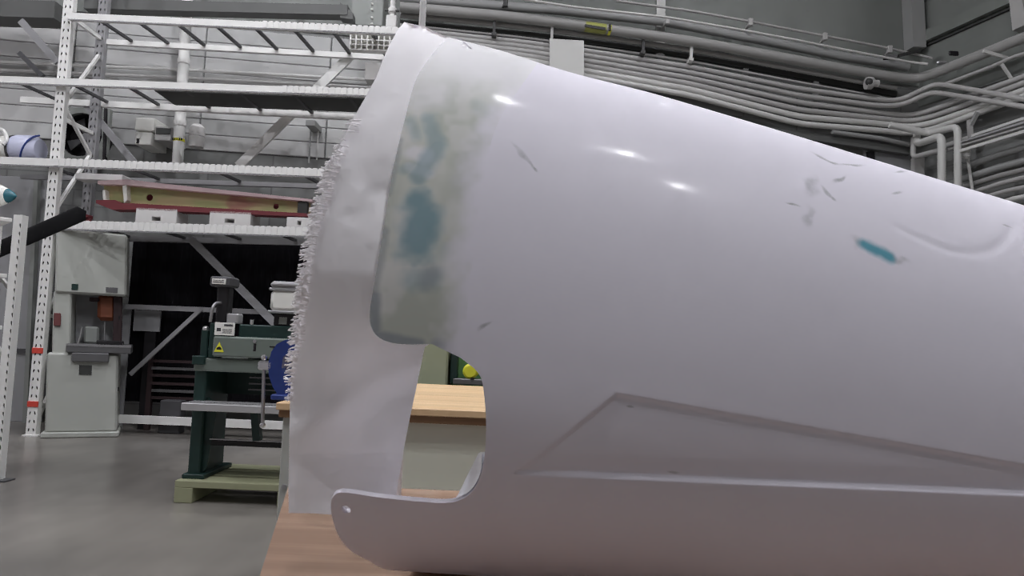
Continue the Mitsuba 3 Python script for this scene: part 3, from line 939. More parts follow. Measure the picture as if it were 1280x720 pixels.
def lean_to(m, px0, py0, px1, py1, Y):
    """Shears an upright mesh so that its foot and head stand where they were measured."""
    return m


ux = float(P(48, 430, RY)[0])
t = thing('pallet_rack', 'tall white pallet rack with perforated uprights and four levels against the back wall', 'rack')
RK = t
up = obj('upright', upright_mesh(ux, RY, 0.0, UPH), 'rack_white', t)
obj('upright_core', box([ux - 0.046, RY + 0.03, 0.02], [ux + 0.046, RY + 0.05, UPH - 0.01]), 'rack_dark', up)
for y_ in (438, 505):
    q_ = pxr(33, y_ - 3.5, 47, y_ + 3.5, RY)
    obj('red_clip', box([ux - 0.056, RY - 0.012, q_[2]], [ux + 0.056, RY + 0.0, q_[3]], 0.003), 'red_paint', up, 'red clip on the upright')
obj('foot_plate', box([ux - 0.07, RY - 0.03, 0], [ux + 0.09, RY + 0.10, 0.012]), 'rack_white', t)
rear = RY + RDP
obj('upright', upright_mesh(ux, rear - 0.06, 0.0, UPH), 'rack_grey', t)
URT = float(P(520, 34, RY)[2]) - 0.06
# right-hand frame, hidden behind the cowl's end but needed by the beams
urx = float(P(520, 300, RY)[0])
obj('upright', upright_mesh(urx, RY, 0.0, URT), 'rack_white', t)
obj('upright', upright_mesh(urx, rear - 0.06, 0.0, URT), 'rack_grey', t)
zb = [0.12, 0.98, 1.20, 1.98, 2.30, 3.05, 3.45, 4.2, 4.6, 5.4]
for side in (ux, urx):
    for a_, b2 in zip(zb[:-1], zb[1:]):
        flip = zb.index(a_) % 2
        p0, p1 = (side, RY + 0.06, b2 if flip else a_), (side, rear - 0.06, a_ if flip else b2)
        if b2 - a_ > 0.4 and not (side == urx and b2 > URT):
            obj('side_brace', bar(p0, p1, 0.03, 0.035, (1, 0, 0)), 'rack_white', t)
    for z in (0.3, 1.22, 2.2, 3.3, 4.4):
        obj('side_strut', bar((side, RY + 0.06, z), (side, rear - 0.06, z), 0.03, 0.04), 'rack_white', t)

LEVELS = []
#            front beam: px, py at both ends, thickness px ; rear beam centre py at x=200
FRONT = [((80, 21), (492, 40), 9, True), ((-30, 99), (462, 117), 9, True), ((-30, 200), (400, 217), 10, True), ((84, 282), (390, 291), 11, True)]
REAR = [((100, 51), (476, 72), 7), ((-30, 122), (450, 147), 8), ((62, 222), (400, 233), 6), ((62, 296), (400, 304), 7)]
for i, ((a_, b2, th, deck), (ra, rb_, rth)) in enumerate(zip(FRONT, REAR)):
    p0, p1 = P(*a_, RY - 0.03), P(*b2, RY - 0.03)
    left_end = p0[0] if i in (1, 2) else ux + 0.05
    # level beam: mean height of the measured line over its length
    sl = (p1 - p0) / (p1[0] - p0[0])
    e0, e1 = p0 + sl * (left_end - p0[0]), p0 + sl * (urx - 0.05 - p0[0])
    hgt = th * 8.2e-3
    obj('beam', bar(e0, e1, 0.05, hgt), 'rack_white', t)
    obj('beam_lip', bar(e0 + [0, -0.027, -hgt * 0.5], e1 + [0, -0.027, -hgt * 0.5], 0.006, 0.012), 'rack_grey', t)
    r0, r1 = P(*ra, rear), P(*rb_, rear)
    sr = (r1 - r0) / (r1[0] - r0[0])
    f0, f1 = r0 + sr * (left_end - r0[0]), r0 + sr * (urx - r0[0])
    obj('rear_beam', bar(f0, f1, 0.05, rth * 8.6e-3), 'rack_white' if i < 2 else 'rack_grey', t)
    LEVELS.append((e0, e1, f0, f1, hgt))
    # deck supports from front to rear beam
    n_sup = (9, 8, 5, 6)[i]
    for j in range(n_sup):
        s_ = (j + 0.7) / n_sup
        obj('deck_support', bar(e0 + (e1 - e0) * s_ + [0, 0.03, 0.0], f0 + (f1 - f0) * s_ + [0, -0.03, 0.02], 0.035, 0.025), 'rack_dark', t)
    # wire deck with its front waterfall over the beam
    wires = []
    x_ = max(e0[0], ux + 0.06) + (0.0 if i in (2, 3) else 2.05 if i == 0 else 2.3)
    while x_ < e1[0] - 0.02:
        s_ = (x_ - e0[0]) / (e1[0] - e0[0])
        a3, b3 = e0 + (e1 - e0) * s_, f0 + (f1 - f0) * (x_ - f0[0]) / (f1[0] - f0[0])
        up_ = hgt / 2 + 0.006
        wires.append(bar(a3 + [0, -0.031, -up_ * 0.7], a3 + [0, -0.031, up_], 0.044, 0.008, (0, 1, 0)))
        wires.append(bar(a3 + [0, -0.031, up_], a3 + [0, 0.1, up_], 0.012, 0.006))
        x_ += 0.062
    xs0 = max(e0[0], ux + 0.06) + (0.0 if i in (2, 3) else 2.05 if i == 0 else 2.3)
    obj('wire_deck', cat(*wires), 'rack_white', t, 'white wire decking turned down over the beam', kind='stuff')
# lower rear rails and braces
obj('rear_rail', bar(P(150, 383, rear), P(330, 390, rear), 0.04, 0.055), 'rack_grey', t)
obj('rear_brace', bar(P(238, 298, rear - 0.05), P(369, 430, rear - 0.05), 0.025, 0.085, (0.7, 0, 0.7)), 'rack_grey', t)
obj('rear_brace', bar(P(163, 468, rear - 0.03), P(252, 386, rear - 0.03), 0.025, 0.045, (-0.7, 0, 0.7)), 'rack_grey', t)
obj('floor_beam', bar(P(140, 523, 8.0), P(410, 534, 8.0), 0.06, 0.085), 'rack_white', t)
# wide pale diagonal brace and the thin ones at the back of the frame
obj('wide_brace', bar(P(446, 62, rear + 0.06), P(298, 208, rear + 0.06), 0.03, 0.105, (0.7, 0, 0.7)), 'rack_white', t)
obj('wide_brace', bar(P(108, 132, rear + 0.02), P(170, 206, rear + 0.02), 0.03, 0.075, (-0.7, 0, 0.7)), 'rack_grey', t)
obj('wide_brace', bar(P(26, 26, rear + 0.02), P(72, 78, rear + 0.02), 0.03, 0.075, (-0.7, 0, 0.7)), 'rack_grey', t)
obj('thin_brace', bar(P(24, 66, rear), P(54, 96, rear), 0.03, 0.05, (-0.7, 0, 0.7)), 'rack_dark', t)

# black curtain and things stored low behind the rack
q_ = pxr(157, 300, 420, 520, 8.35)
nfold = 90
xs = np.linspace(q_[0], q_[1], nfold)
ys = 8.36 + 0.012 * np.sin(xs * 31) + 0.006 * np.sin(xs * 77)
poly = Polygon(list(zip(xs, ys)) + list(zip(xs[::-1], ys[::-1] + 0.012)))
m = trimesh.creation.extrude_polygon(poly, q_[3] - 0.30, engine='earcut')
m.apply_translation((0, 0, 0.30))
solo('black_curtain', m, 'black_cloth', 'black curtain hung behind the lower bay of the pallet rack', 'curtain')
t = thing('grey_sheet', 'pale grey sheet leaning under the rail behind the bandsaw table', 'sheet')
obj('board', pbox(167, 388, 200, 414, 8.27, 0.02), 'door_grey', t)
obj('foot', pbox(176, 414, 190, 545, 8.28, 0.02, zmin=0.0), 'black', t)
solo('grey_sheet', pbox(153, 386, 162, 430, 8.25, 0.02, zmin=0.0), 'door_grey', 'narrow grey strip standing right behind the bandsaw blade guard', 'sheet')
t = thing('slatted_rack', 'dark maroon slatted stand on the floor before the black curtain', 'stand')
for y_ in (452, 461, 470, 480, 489, 498):
    obj('slat', bar(P(190, y_ - 1, 8.22), P(250, y_ + 1, 8.22), 0.03, 0.03), 'maroon_dark' if y_ not in (461, 489) else 'cast_iron', t)
for x_ in (190, 250):
    p_ = P(x_, 448, 8.26)
    obj('post', box([p_[0] - 0.03, 8.24, 0], [p_[0] + 0.03, 8.29, p_[2]]), 'maroon_dark', t)
solo('dark_crate', box([P(202, 510, 8.1)[0], 8.05, 0.0], [P(228, 510, 8.1)[0], 8.2, P(210, 500, 8.1)[2]], 0.01), 'rack_dark', 'low dark grey crate under the slatted stand', 'crate')

# ------------------------------------------------------------------ THE BANDSAW
WY, WD = 7.56, 0.50
t = thing('bandsaw', 'tall pale grey vertical bandsaw standing under the pallet rack', 'bandsaw')
Bx = lambda px: float(P(px, 430, WY)[0])
SAWA, SAWC = math.radians(25), (float(P(110, 430, WY)[0]), WY)


def sobj(name, mesh, mat_, parent=None, label=None, **k):
    """A part of the saw, turned so that the saw's front faces the middle of the hall."""
    m_ = np.eye(4)
    c_, s_ = math.cos(SAWA), math.sin(SAWA)
    m_[:2, :2] = np.array([[c_, -s_], [s_, c_]]) @ np.diag([0.885, 1.0])
    m_[:2, 3] = np.array(SAWC) - m_[:2, :2] @ np.array(SAWC)
    mesh = mesh.copy()
    mesh.apply_transform(m_)
    if name != 'foot_flange':                 # it stands a little out of plumb
        mesh.vertices[:, 0] -= 0.062 * (mesh.vertices[:, 2] - 0.05)
    mesh.vertices[:, 0] += 0.03
    return obj(name, mesh, mat_, parent, label, **k)


Bz = lambda py: float(P(110, py, WY)[2])
sobj('column', box([Bx(69), WY + 0.03, 0.06], [Bx(91), WY + WD, Bz(366)], 0.015), 'saw_paint', t)
uh = sobj('upper_housing', box([Bx(71), WY, Bz(368)], [Bx(160), WY + WD, Bz(289)], 0.02), 'saw_paint', t)
sobj('maker_plate', box([Bx(91.5), WY - 0.006, Bz(363.5)], [Bx(99.5), WY, Bz(356)], 0.001), 'green_dark', uh, 'small dark green plate')
sobj('name_plate', box([Bx(134), WY - 0.006, Bz(364)], [Bx(149), WY, Bz(357.5)], 0.001), 'cast_iron', uh, 'small dark name plate')
lz = Bz(435)
lb = sobj('lower_housing', box([Bx(63.5), WY - 0.01, 0.05], [Bx(151), WY + WD, Bz(442)], 0.02), 'saw_paint', t)
sobj('rating_plate', box([Bx(103), WY - 0.017, Bz(468.5)], [Bx(118.5), WY - 0.01, Bz(456.5)], 0.001), 'board_dark', lb, 'square dark rating plate')
for z_ in (393, 484):
    sobj('latch', box([Bx(151) - 0.004, WY + 0.02, Bz(z_ + 5)], [Bx(151) + 0.012, WY + 0.07, Bz(z_)], 0.003), 'black', lb)
sobj('foot_flange', box([Bx(59), WY - 0.04, 0.0], [Bx(154), WY + WD + 0.03, 0.055], 0.01), 'saw_paint', t)
sobj('switch_box', box([Bx(70.5), WY + 0.005, Bz(409)], [Bx(79), WY + 0.03, Bz(393)], 0.006), 'switch_red', t, 'dark red switch box on the column')
sobj('blade_guard', box([Bx(122), WY + 0.14, Bz(400)], [Bx(146), WY + 0.28, Bz(366)], 0.04), 'saw_rust', t, 'rust orange blade guard')
sobj('guide_block', cat(box([Bx(112), WY + 0.12, Bz(376)], [Bx(124), WY + 0.22, Bz(371)], 0.006), box([Bx(143), WY + 0.12, Bz(428)], [Bx(154), WY + 0.20, Bz(368)], 0.006)), 'maroon_dark', t)
sobj('blade', box([Bx(131), WY + 0.20, Bz(430)], [Bx(132), WY + 0.226, Bz(396)]), 'steel', t)
tb = sobj('table', box([Bx(87), WY - 0.05, Bz(441)], [Bx(168), WY + 0.38, Bz(430)], 0.008), 'cast_iron', t, 'cast iron work table of the bandsaw')
sobj('table_edge', box([Bx(87), WY - 0.055, Bz(433)], [Bx(168), WY - 0.045, Bz(430)]), 'steel', tb)
sobj('trunnion', box([Bx(94), WY - 0.06, Bz(452)], [Bx(140), WY + 0.30, Bz(441)], 0.008), 'cast_iron', t)
sobj('fence', box([Bx(124), WY - 0.05, Bz(430)], [Bx(158), WY + 0.02, Bz(425)], 0.006), 'black', tb)
sobj('handle', tube([(Bx(101), WY - 0.02, Bz(430)), (Bx(104), WY - 0.02, Bz(420)), (Bx(106), WY - 0.02, Bz(409))], 0.009, 8), 'chrome', tb)
sobj('back_panel', box([Bx(92), WY + 0.42, Bz(430)], [Bx(150), WY + WD, Bz(368)]), 'door_grey', t, 'grey rear panel behind the throat')
sobj('wheel_box', box([Bx(105), WY + 0.20, Bz(430)], [Bx(124), WY + 0.34, Bz(408)], 0.02), 'panel_grey', t)

# ------------------------------------------------------------------ THINGS STORED ON THE RACK
sY = 7.72
t = thing('wing_spar', 'long olive and red primed aircraft spar lying on the lowest level of the pallet rack', 'spar')
z4 = LEVELS[3]
web = [(130, 231), (156, 229), (200, 233), (388, 251), (388, 267), (165, 255), (155, 253), (130, 252)]
q_ = P([a for a, _ in web], [b for _, b in web], sY)
hl = P(187, 247, sY)
hl2 = P(345, 258, sY)
circ = lambda c, r_: [(c[0] + r_ * math.cos(a), c[2] + r_ * math.sin(a)) for a in np.arange(14) * math.pi / 7]
obj('web', prism(Polygon(q_[:, [0, 2]], [circ(hl, 0.036), circ(hl2, 0.030)]), sY, sY + 0.012), 'spar_primer', t)
obj('top_flange', pprism([(122, 226), (158, 224), (200, 229), (390, 249), (390, 252), (200, 235), (158, 231), (122, 230)], sY - 0.09, 0.14), 'spar_pink', t, 'pinkish top flange')
obj('bottom_flange', pprism([(120, 250), (144, 250), (150, 254), (165, 254), (388, 267), (388, 271), (170, 262), (140, 262), (120, 254)], sY - 0.12, 0.16), 'spar_red', t, 'dark red bottom flange')
obj('back_plate', pprism([(133, 231), (388, 252), (388, 268), (133, 252)], sY + 0.10, 0.012), 'spar_red', t)
obj('end_lug', pprism([(153, 232), (158, 231), (159, 250), (155, 254)], sY - 0.08, 0.08), 'label_white', t)
obj('end_lug', pprism([(128, 238), (131, 237), (132, 251), (129, 252)], sY - 0.08, 0.08), 'label_white', t)
obj('end_block', pbox(372, 248, 384, 268, sY - 0.06, 0.06, 0.004), 'board_dark', t)
z4b = float((z4[0] + z4[1])[2] / 2 + z4[4] / 2) + 0.012


def lev_z(i, x):
    e0, e1, f0, f1, hgt = LEVELS[i]
    return float(e0[2] + (e1[2] - e0[2]) * (x - e0[0]) / (e1[0] - e0[0]) + hgt / 2 + 0.012)


for i, (x0, x1, hx0, hx1, yt) in enumerate(((171, 222, 191, 202, 261), (263, 314, 282, 294, 265), (359, 392, 372, 377, 272))):
    g = pxr(x0, yt, x1, yt + 16, sY - 0.1)
    zz = lev_z(3, (g[0] + g[1]) / 2)
    hh = pxr(hx0, yt + 6, hx1, yt + 12, sY - 0.1)
    pol = Polygon([(g[0], zz), (g[1], zz), (g[1], g[3]), (g[0], g[3])], [[(hh[0], zz + 0.04), (hh[1], zz + 0.04), (hh[1], zz + 0.085), (hh[0], zz + 0.085)]])
    solo('support_block', prism(pol, sY - 0.12, sY + 0.16), 'foam', ('pale slotted block under the left end of the spar', 'pale slotted block under the middle of the spar', 'pale block under the right end of the spar beside the cloth')[i], 'block')
g = pxr(96, 216, 152, 226, 7.9)
solo('stored_board', box([P(97, 222, 7.9)[0], 7.85, P(120, 226, 7.9)[2]], [P(156, 222, 7.9)[0], 8.05, P(120, 218, 7.9)[2]], 0.006), 'foam', 'short pale board tucked under the third level of the rack above the spar', 'panel')
zz = lev_z(3, ux + 0.3)
solo('red_frame_part', cat(box([ux + 0.08, 7.62, zz], [P(118, 270, 7.7)[0], 7.66, zz + 0.05], 0.004), box([P(66, 268, 7.7)[0], 7.58, zz + 0.05], [P(76, 268, 7.7)[0], 7.7, zz + 0.09], 0.006), box([P(105, 268, 7.7)[0], 7.58, zz + 0.05], [P(117, 268, 7.7)[0], 7.7, zz + 0.085], 0.006)), 'spar_red',
     'low red painted bar lying left of the spar on the lowest rack level', 'bar')
solo('dark_board', bar(P(192, 111.5, 7.58) + [0, 0.26, 0], P(462, 122, 7.58) + [0, 0.26, 0], 0.48, 0.02), 'board_dark', 'large dark flat board slung under the second level of the rack', 'board')
# engine casing and wrapped drum on the third level, left
gz = lev_z(2, -5.6)
cx_ = P(10, 178, 7.8)
r_ = 17.0 * 7.8 / FPX
cz = gz + r_ + 0.01
t = thing('engine_casing', 'white cylindrical engine casing wrapped in bluish film on the rack left of the upright', 'engine part')
xl, xm, xr2 = P(-60, 178, 7.8)[0], P(19, 178, 7.8)[0], P(52, 178, 7.8)[0]
obj('barrel', lathe([(xl, 0.0), (xl, r_ * 0.9), (xl + 0.05, r_), (xm - 0.02, r_ * 0.96), (xm, r_ * 0.9), (xm, 0.0)], (0, 7.8, cz), 'x'), 'label_white', t, smooth=40)
obj('film_wrap', lathe([(xm + 0.01, 0.0), (xm + 0.01, r_ * 0.98), (xm + 0.05, r_ * 1.06), (xr2 - 0.06, r_ * 1.08), (xr2, r_ * 0.8), (xr2, 0.0)], (0, 7.8, cz), 'x'), 'wrap_blue', t, 'bluish film wrap', smooth=40)
aa = np.linspace(-1.9, 1.5, 14)
obj('strap', tube([(xm + 0.09 + 0.06 * (s + 1.9), 7.8 - r_ * 1.09 * math.cos(s * 0.8), cz + r_ * 1.09 * math.sin(s * 0.8)) for s in aa], 0.010, 6), 'vise_blue', t)
obj('clamp_ring', lathe([(xm - 0.012, r_ * 0.9), (xm - 0.012, r_ * 1.03), (xm + 0.012, r_ * 1.03), (xm + 0.012, r_ * 0.9)], (0, 7.8, cz), 'x'), 'rack_dark', t)
obj('hose', tube(rounded([(xl + 0.2, 7.72, cz + r_ + 0.03), (xm - 0.08, 7.70, cz + r_ + 0.06), (xm + 0.02, 7.66, cz + r_ * 0.5), (xm, 7.62, cz)], 0.1), 0.018, 10), 'pipe_white', t, smooth=40)
# long dim duct pieces above
solo('canopy_cover', cat(bar(P(110, 8, 8.29), P(436, 16, 8.29), 0.16, 0.12), pprism([(425, 3), (441, 16), (441, 24), (425, 22)], 8.22, 0.14)), 'duct_dim', 'long dark grey cover lying along the top of the rack', 'cover')
solo('air_duct', cat(bar(P(-60, 15, 8.35), P(78, 19, 8.35), 0.3, 0.20)), 'duct_dim', 'dark grey air duct crossing the wall left of the rack upright', 'duct')
solo('wall_conduit', tube([W(-40, 76, 0.1), W(240, 88, 0.1), W(470, 100, 0.1)], 0.022, 8), 'pipe_light', 'thin pale conduit on the wall behind the second rack level, upper of two', 'conduit')
solo('wall_conduit', tube([W(-40, 86, 0.1), W(240, 98, 0.1), W(470, 110, 0.1)], 0.022, 8), 'pipe_grey', 'thin grey conduit on the wall behind the second rack level, lower of two', 'conduit')
# white egg-crate tray, switch cabinet and valve at the right end of the rack
t = thing('egg_crate_tray', 'white egg-crate tray on the rack beside the top of the cloth', 'tray')
ea = pxr(438, 45, 480, 64, 7.7)
obj('back', box([ea[0], 7.74, ea[2]], [ea[1] + .1, 7.75, ea[3]]), 'rack_white', t)
obj('rib', cat(*[box([ea[0] + (ea[1] - ea[0]) * j / 6, 7.66, ea[2]], [ea[0] + (ea[1] - ea[0]) * j / 6 + 0.012, 7.75, ea[3]]) for j in range(8)], *[box([ea[0], 7.66, ea[2] + (ea[3] - ea[2]) * j / 3 - 0.005], [ea[1] + .1, 7.75, ea[2] + (ea[3] - ea[2]) * j / 3 + 0.005]) for j in range(4)]), 'rack_white', t)
t = thing('switch_cabinet', 'grey-green switch cabinet with rivets high on the wall above the rack end', 'cabinet')
sp = pxr(440, -40, 480, 33, 8.5)
obj('case', box([sp[0], 8.5, sp[2]], [sp[1], 8.8, sp[3]], 0.01), 'panel_grey', t)
for y_ in (5, 12, 22, 30):
    p_ = P(465, y_, 8.49)
    obj('rivet', trimesh.creation.icosphere(1, 0.016).apply_translation(p_), 'label_white', t)
t = thing('standpipe_valve', 'pale valve on a square post rising at the right end of the rack', 'valve')
vp = pxr(482, 18, 495, 46, 7.9)
obj('post', box([vp[0], 7.9, vp[2]], [vp[1], 8.0, vp[3]], 0.006), 'pipe_light', t)
obj('valve_body', lathe([(vp[3], 0.03), (vp[3] + 0.03, 0.03), (vp[3] + 0.05, 0.05), (vp[3] + 0.09, 0.05), (vp[3] + 0.11, 0.03), (vp[3] + 0.3, 0.03)], ((vp[0] + vp[1]) / 2, 7.95, 0), 'z', 14), 'pipe_light', t, smooth=40)
obj('stem', cyl(((vp[0] + vp[1]) / 2 - 0.08, 7.93, vp[3] + 0.06), ((vp[0] + vp[1]) / 2 + 0.08, 7.93, vp[3] + 0.06), 0.012, 8), 'board_dark', t)
q_ = pxr(449, 63, 459, 100, 7.8)
solo('pale_box', pbox(456, 78, 476, 100, 7.75, 0.2, 0.006), 'foam', 'pale box on the second rack level against the cloth', 'box')

# ------------------------------------------------------------------ THE BACK WALL BEHIND THE RACK
t = thing('exhaust_fan', 'round exhaust fan with a dark opening in the wall behind the rack', 'fan')
fY = 8.62
fc = P(100, 168, fY)
fr = 28 * fY / FPX
sq = pxr(68, 134, 135, 202, fY)
obj('housing', prism(Polygon([(sq[0], sq[2]), (sq[1], sq[2]), (sq[1], sq[3]), (sq[0], sq[3])], [[(fc[0] + fr * math.cos(a), fc[2] + fr * math.sin(a)) for a in np.arange(28) * math.pi / 14]]), fY, fY + 0.06), 'panel_grey', t)
obj('duct_ring', lathe([(fY, fr), (fY + 0.24, fr), (fY + 0.24, 0.0)], (fc[0], 0, fc[2]), 'y'), 'black', t, smooth=40)
for k_ in range(4):
    a0 = k_ * math.pi / 2 + 0.5
    bl = [(fc[0] + r1_ * fr * math.cos(a0 + s_), fc[2] + r1_ * fr * math.sin(a0 + s_)) for r1_, s_ in ((0.15, -0.2), (0.92, -0.30), (0.94, 0.25), (0.15, 0.3))]
    obj('fan_blade', prism(bl, fY + 0.14, fY + 0.15), 'rack_dark', t)
obj('hub', lathe([(fY + 0.10, 0.0), (fY + 0.10, fr * 0.18), (fY + 0.2, fr * 0.18)], (fc[0], 0, fc[2]), 'y', 16), 'rack_grey', t)
solo('dark_upright_channel', bar(P(133, 136, 8.62), P(131, 202, 8.62), 0.03, 0.05, (0, 1, 0)), 'black', 'narrow dark channel on the wall right of the exhaust fan', 'channel')
t = thing('control_box', 'white control box, upper one of two left of the standpipe', 'control box')
obj('case', pbox(169, 147, 193, 163, 8.6, 0.4, 0.006), 'label_white', t)
t = thing('control_box', 'white control box with a small black switch, lower one of two left of the standpipe', 'control box')
obj('case', pbox(169, 165, 189, 181, 8.6, 0.4, 0.006), 'label_white', t)
obj('switch', pbox(170.5, 173, 173.5, 179, 8.59, 0.01), 'black', t)
t = thing('display_unit', 'grey display unit with a dark screen between the control boxes and the standpipe', 'display')
obj('case', pbox(193.5, 158, 214, 176, 8.6, 0.4, 0.006), 'pipe_grey', t)
obj('screen', pbox(195, 160, 213, 167.5, 8.59, 0.01), 'board_dark', t, 'dark screen')
t = thing('standpipe', 'white vertical pipe with a yellow and black band on the wall behind the rack', 'pipe')
pa, pb = P(236, -30, 8.45), P(222, 205, 8.45)
obj('tube', cyl(pb, pa, 0.062, 18), 'pipe_white', t, smooth=40)
for y_ in (176,):
    s_ = (176 + 30) / 235
    c0 = pa + (pb - pa) * s_
    obj('hazard_band', cyl(c0 - [0, 0, 0.016], c0 + [0, 0, 0.016], 0.064, 18), 'yellow', t, smooth=40)
    obj('band_mark', cat(*[box(c0 + [-0.05 + 0.025 * j, -0.0655, -0.012], c0 + [-0.04 + 0.025 * j, -0.05, 0.012]) for j in range(5)]), 'black', t)
for y_ in (78, 155):
    s_ = (y_ + 30) / 235
    c0 = pa + (pb - pa) * s_
    obj('coupling', cyl(c0 - [0, 0, 0.03], c0 + [0, 0, 0.03], 0.070, 18), 'pipe_white', t, smooth=40)
t = thing('pale_tank', 'pale cylinder on the wall right of the standpipe', 'tank')
c0 = P(246, 170, 8.7)
obj('body', lathe([(c0[2] - 0.14, 0.0), (c0[2] - 0.14, 0.09), (c0[2] + 0.10, 0.09), (c0[2] + 0.14, 0.05), (c0[2] + 0.15, 0.0)], (c0[0], 8.7, 0), 'z', 18), 'foam', t, smooth=40)
obj('cap_band', cyl((c0[0], 8.7, c0[2] - 0.01), (c0[0], 8.7, c0[2] + 0.0), 0.093, 18), 'pipe_grey', t)
solo('junction_box', pbox(382, 150, 394, 157, 8.95, 0.35, 0.004), 'pipe_dim', 'small grey junction box on the block wall above the vertical conduit', 'box')
solo('wall_conduit', tube([W(389, 156, 0.12), W(386, 204, 0.12)], 0.012, 8), 'pipe_dim', 'thin vertical conduit below the junction box', 'conduit')
solo('wall_conduit', tube([W(398, 160, 0.12), W(396, 200, 0.12)], 0.008, 8), 'pipe_light', 'very thin pale vertical conduit right of the junction box', 'conduit')
# grey door and frame panels between the left uprights
t = thing('door_1', None, 'door')
labels.pop(t)
dq = pxr(16, 248, 46, 560, 8.78)
scene['door_1'] = mikit.ply(box([P(-40, 400, 8.55)[0], 8.5, 0.0], [P(64, 400, 8.55)[0], 8.55, P(30, 222, 8.55)[2]], 0.004), 'door_grey')
labels['door_1'] = {'kind': 'structure'}
scene['door_1__rail'] = mikit.ply(box([P(-40, 400, 8.5)[0], 8.47, P(30, 441, 8.5)[2]], [P(64, 400, 8.5)[0], 8.5, P(30, 436, 8.5)[2]]), 'rack_dark')
scene['door_1__post'] = mikit.ply(bar(P(47, 222, 8.45), P(32, 540, 8.45), 0.05, 0.06, (0, 1, 0)), 'panel_grey')

# ------------------------------------------------------------------ NEAR RACK AT THE LEFT EDGE
NY = 5.37
nx = float(P(8, 430, NY)[0])
nz = float(P(14, 268, NY)[2])
t = thing('shelf_unit', 'white perforated shelf unit standing nearest at the left edge of the floor', 'shelf')
ND = np.array([-0.70, 0.714, 0])              # the unit stands askew: its end faces the camera
NL = np.array([-0.714, -0.70, 0])
NO = np.array([nx, NY, 0])


def npart(mesh):
    """Local (along the length, into the depth, up) to the place of the askew unit."""
    m = np.eye(4)
    m[:3, 0], m[:3, 1], m[:3, 3] = NL, ND, NO
    mesh = mesh.copy()
    mesh.apply_transform(m)
    mesh.invert()
    return mesh


up = obj('upright', upright_mesh(nx, NY, 0.0, nz, 0.06, 0.06), 'rack_white', t)
obj('upright_core', box([nx - 0.026, NY + 0.02, 0.01], [nx + 0.026, NY + 0.04, nz - 0.01]), 'rack_grey', up)
obj('upright', npart(box([-0.02, 0.66, 0.0], [0.03, 0.70, nz])), 'rack_white', t)
obj('foot', box([nx - 0.05, NY - 0.03, 0], [nx + 0.10, NY + 0.08, 0.01]), 'rack_dark', t)
for z in (0.12, 0.45, 0.78, 1.12, 1.50, nz - 0.03):
    obj('shelf', npart(box([0.03, 0.02, z - 0.03], [1.3, 0.70, z], 0.004)), 'rack_white', t)
for z in (0.3, 0.9, 1.4):
    obj('side_tie', bar(NO + ND * 0.08 + [0, 0, z], NO + ND * 0.68 + [0, 0, z + 0.15], 0.02, 0.03), 'rack_white', t)
for z, hh in ((0.12, 0.25), (0.45, 0.25), (0.78, 0.26), (1.12, 0.28)):
    b2 = thing('storage_bin', {0.12: 'grey storage bin at the bottom of the white shelf unit', 0.45: 'grey storage bin second from the bottom of the white shelf unit', 0.78: 'grey storage bin third from the bottom of the white shelf unit', 1.12: 'grey storage bin topmost in the white shelf unit under the dark blade'}[z], 'bin')
    z = z + 0.002
    obj('body', npart(box([0.05, 0.08, z], [0.5, 0.6, z + hh], 0.012)), 'door_grey', b2)
    obj('card_holder', npart(box([0.042, 0.12, z + 0.06], [0.05, 0.24, z + 0.13], 0.002)), 'label_white', b2, 'white card holder')
    obj('card_print', npart(box([0.039, 0.14, z + 0.075], [0.042, 0.22, z + 0.115])), 'panel_grey', b2)
t = thing('rotor_blade', 'black blade with a rounded tip jutting out from the near shelf unit', 'blade')
b0, b1 = P(-70, 342, 5.75), P(108, 264, 6.5)
dd = (b1 - b0) / np.linalg.norm(b1 - b0)
uu = np.cross(np.cross(dd, [0, 0, 1.0]), dd)
uu /= np.linalg.norm(uu)
rings, nr = [], 16
L = np.linalg.norm(b1 - b0)
for s_ in np.linspace(0, 1, 26):
    w_ = 0.058 + 0.012 * s_
    tip = max(0.0, (s_ * L - (L - 0.05)) / 0.05)
    w_ *= math.sqrt(max(1e-4, 1 - tip ** 2))
    sd = np.cross(dd, uu)
    rings.append([b0 + dd * s_ * L + uu * w_ * math.sin(a) + sd * (0.009 * (0.4 + 0.6 * w_ / 0.07)) * math.cos(a) for a in np.arange(nr) * 2 * math.pi / nr])
v = np.array(rings).reshape(-1, 3)
f = []
for i in range(25):
    for j in range(nr):
        k = (j + 1) % nr
        f += [[i * nr + j, i * nr + k, (i + 1) * nr + k], [i * nr + j, (i + 1) * nr + k, (i + 1) * nr + j]]
f += [[0, j + 1, j] for j in range(1, nr - 1)] + [[25 * nr, 25 * nr + j, 25 * nr + j + 1] for j in range(1, nr - 1)]
obj('blade', trimesh.Trimesh(v, f, process=False), 'blade_black', t, smooth=40)
root = P(-70, 342, 5.75)
obj('root_cuff', box(root - [0.12, 0.06, 0.09], root + [0.05, 0.06, 0.09], 0.03), 'rack_dark', t)
t = thing('spinner_cone', 'white pointed spinner with a dark teal tip on top of the near shelf unit', 'spinner')
tipp = P(21, 250, 5.6)
pts_ = [(-0.55, 0.0), (-0.55, 0.14), (-0.40, 0.145), (-0.28, 0.13), (-0.16, 0.095), (-0.07, 0.055)]
obj('cone', lathe(pts_, (tipp[0], 5.6, tipp[2] + 0.03), 'x'), 'label_white', t, smooth=40)
obj('tip', lathe([(-0.07, 0.055), (-0.03, 0.03), (0.0, 0.0)], (tipp[0], 5.6, tipp[2] + 0.03), 'x'), 'teal_tip', t, 'dark teal tip', smooth=40)
cb = box([tipp[0] - 0.5, 5.5, nz - 0.03], [tipp[0] - 0.2, 5.7, tipp[2] - 0.085])
obj('cradle', cb, 'foam', t)

# ------------------------------------------------------------------ PIPES ALONG THE BACK WALL AND ROUND THE CORNER
PS = 10.0 / FPX                              # metres per pixel out there


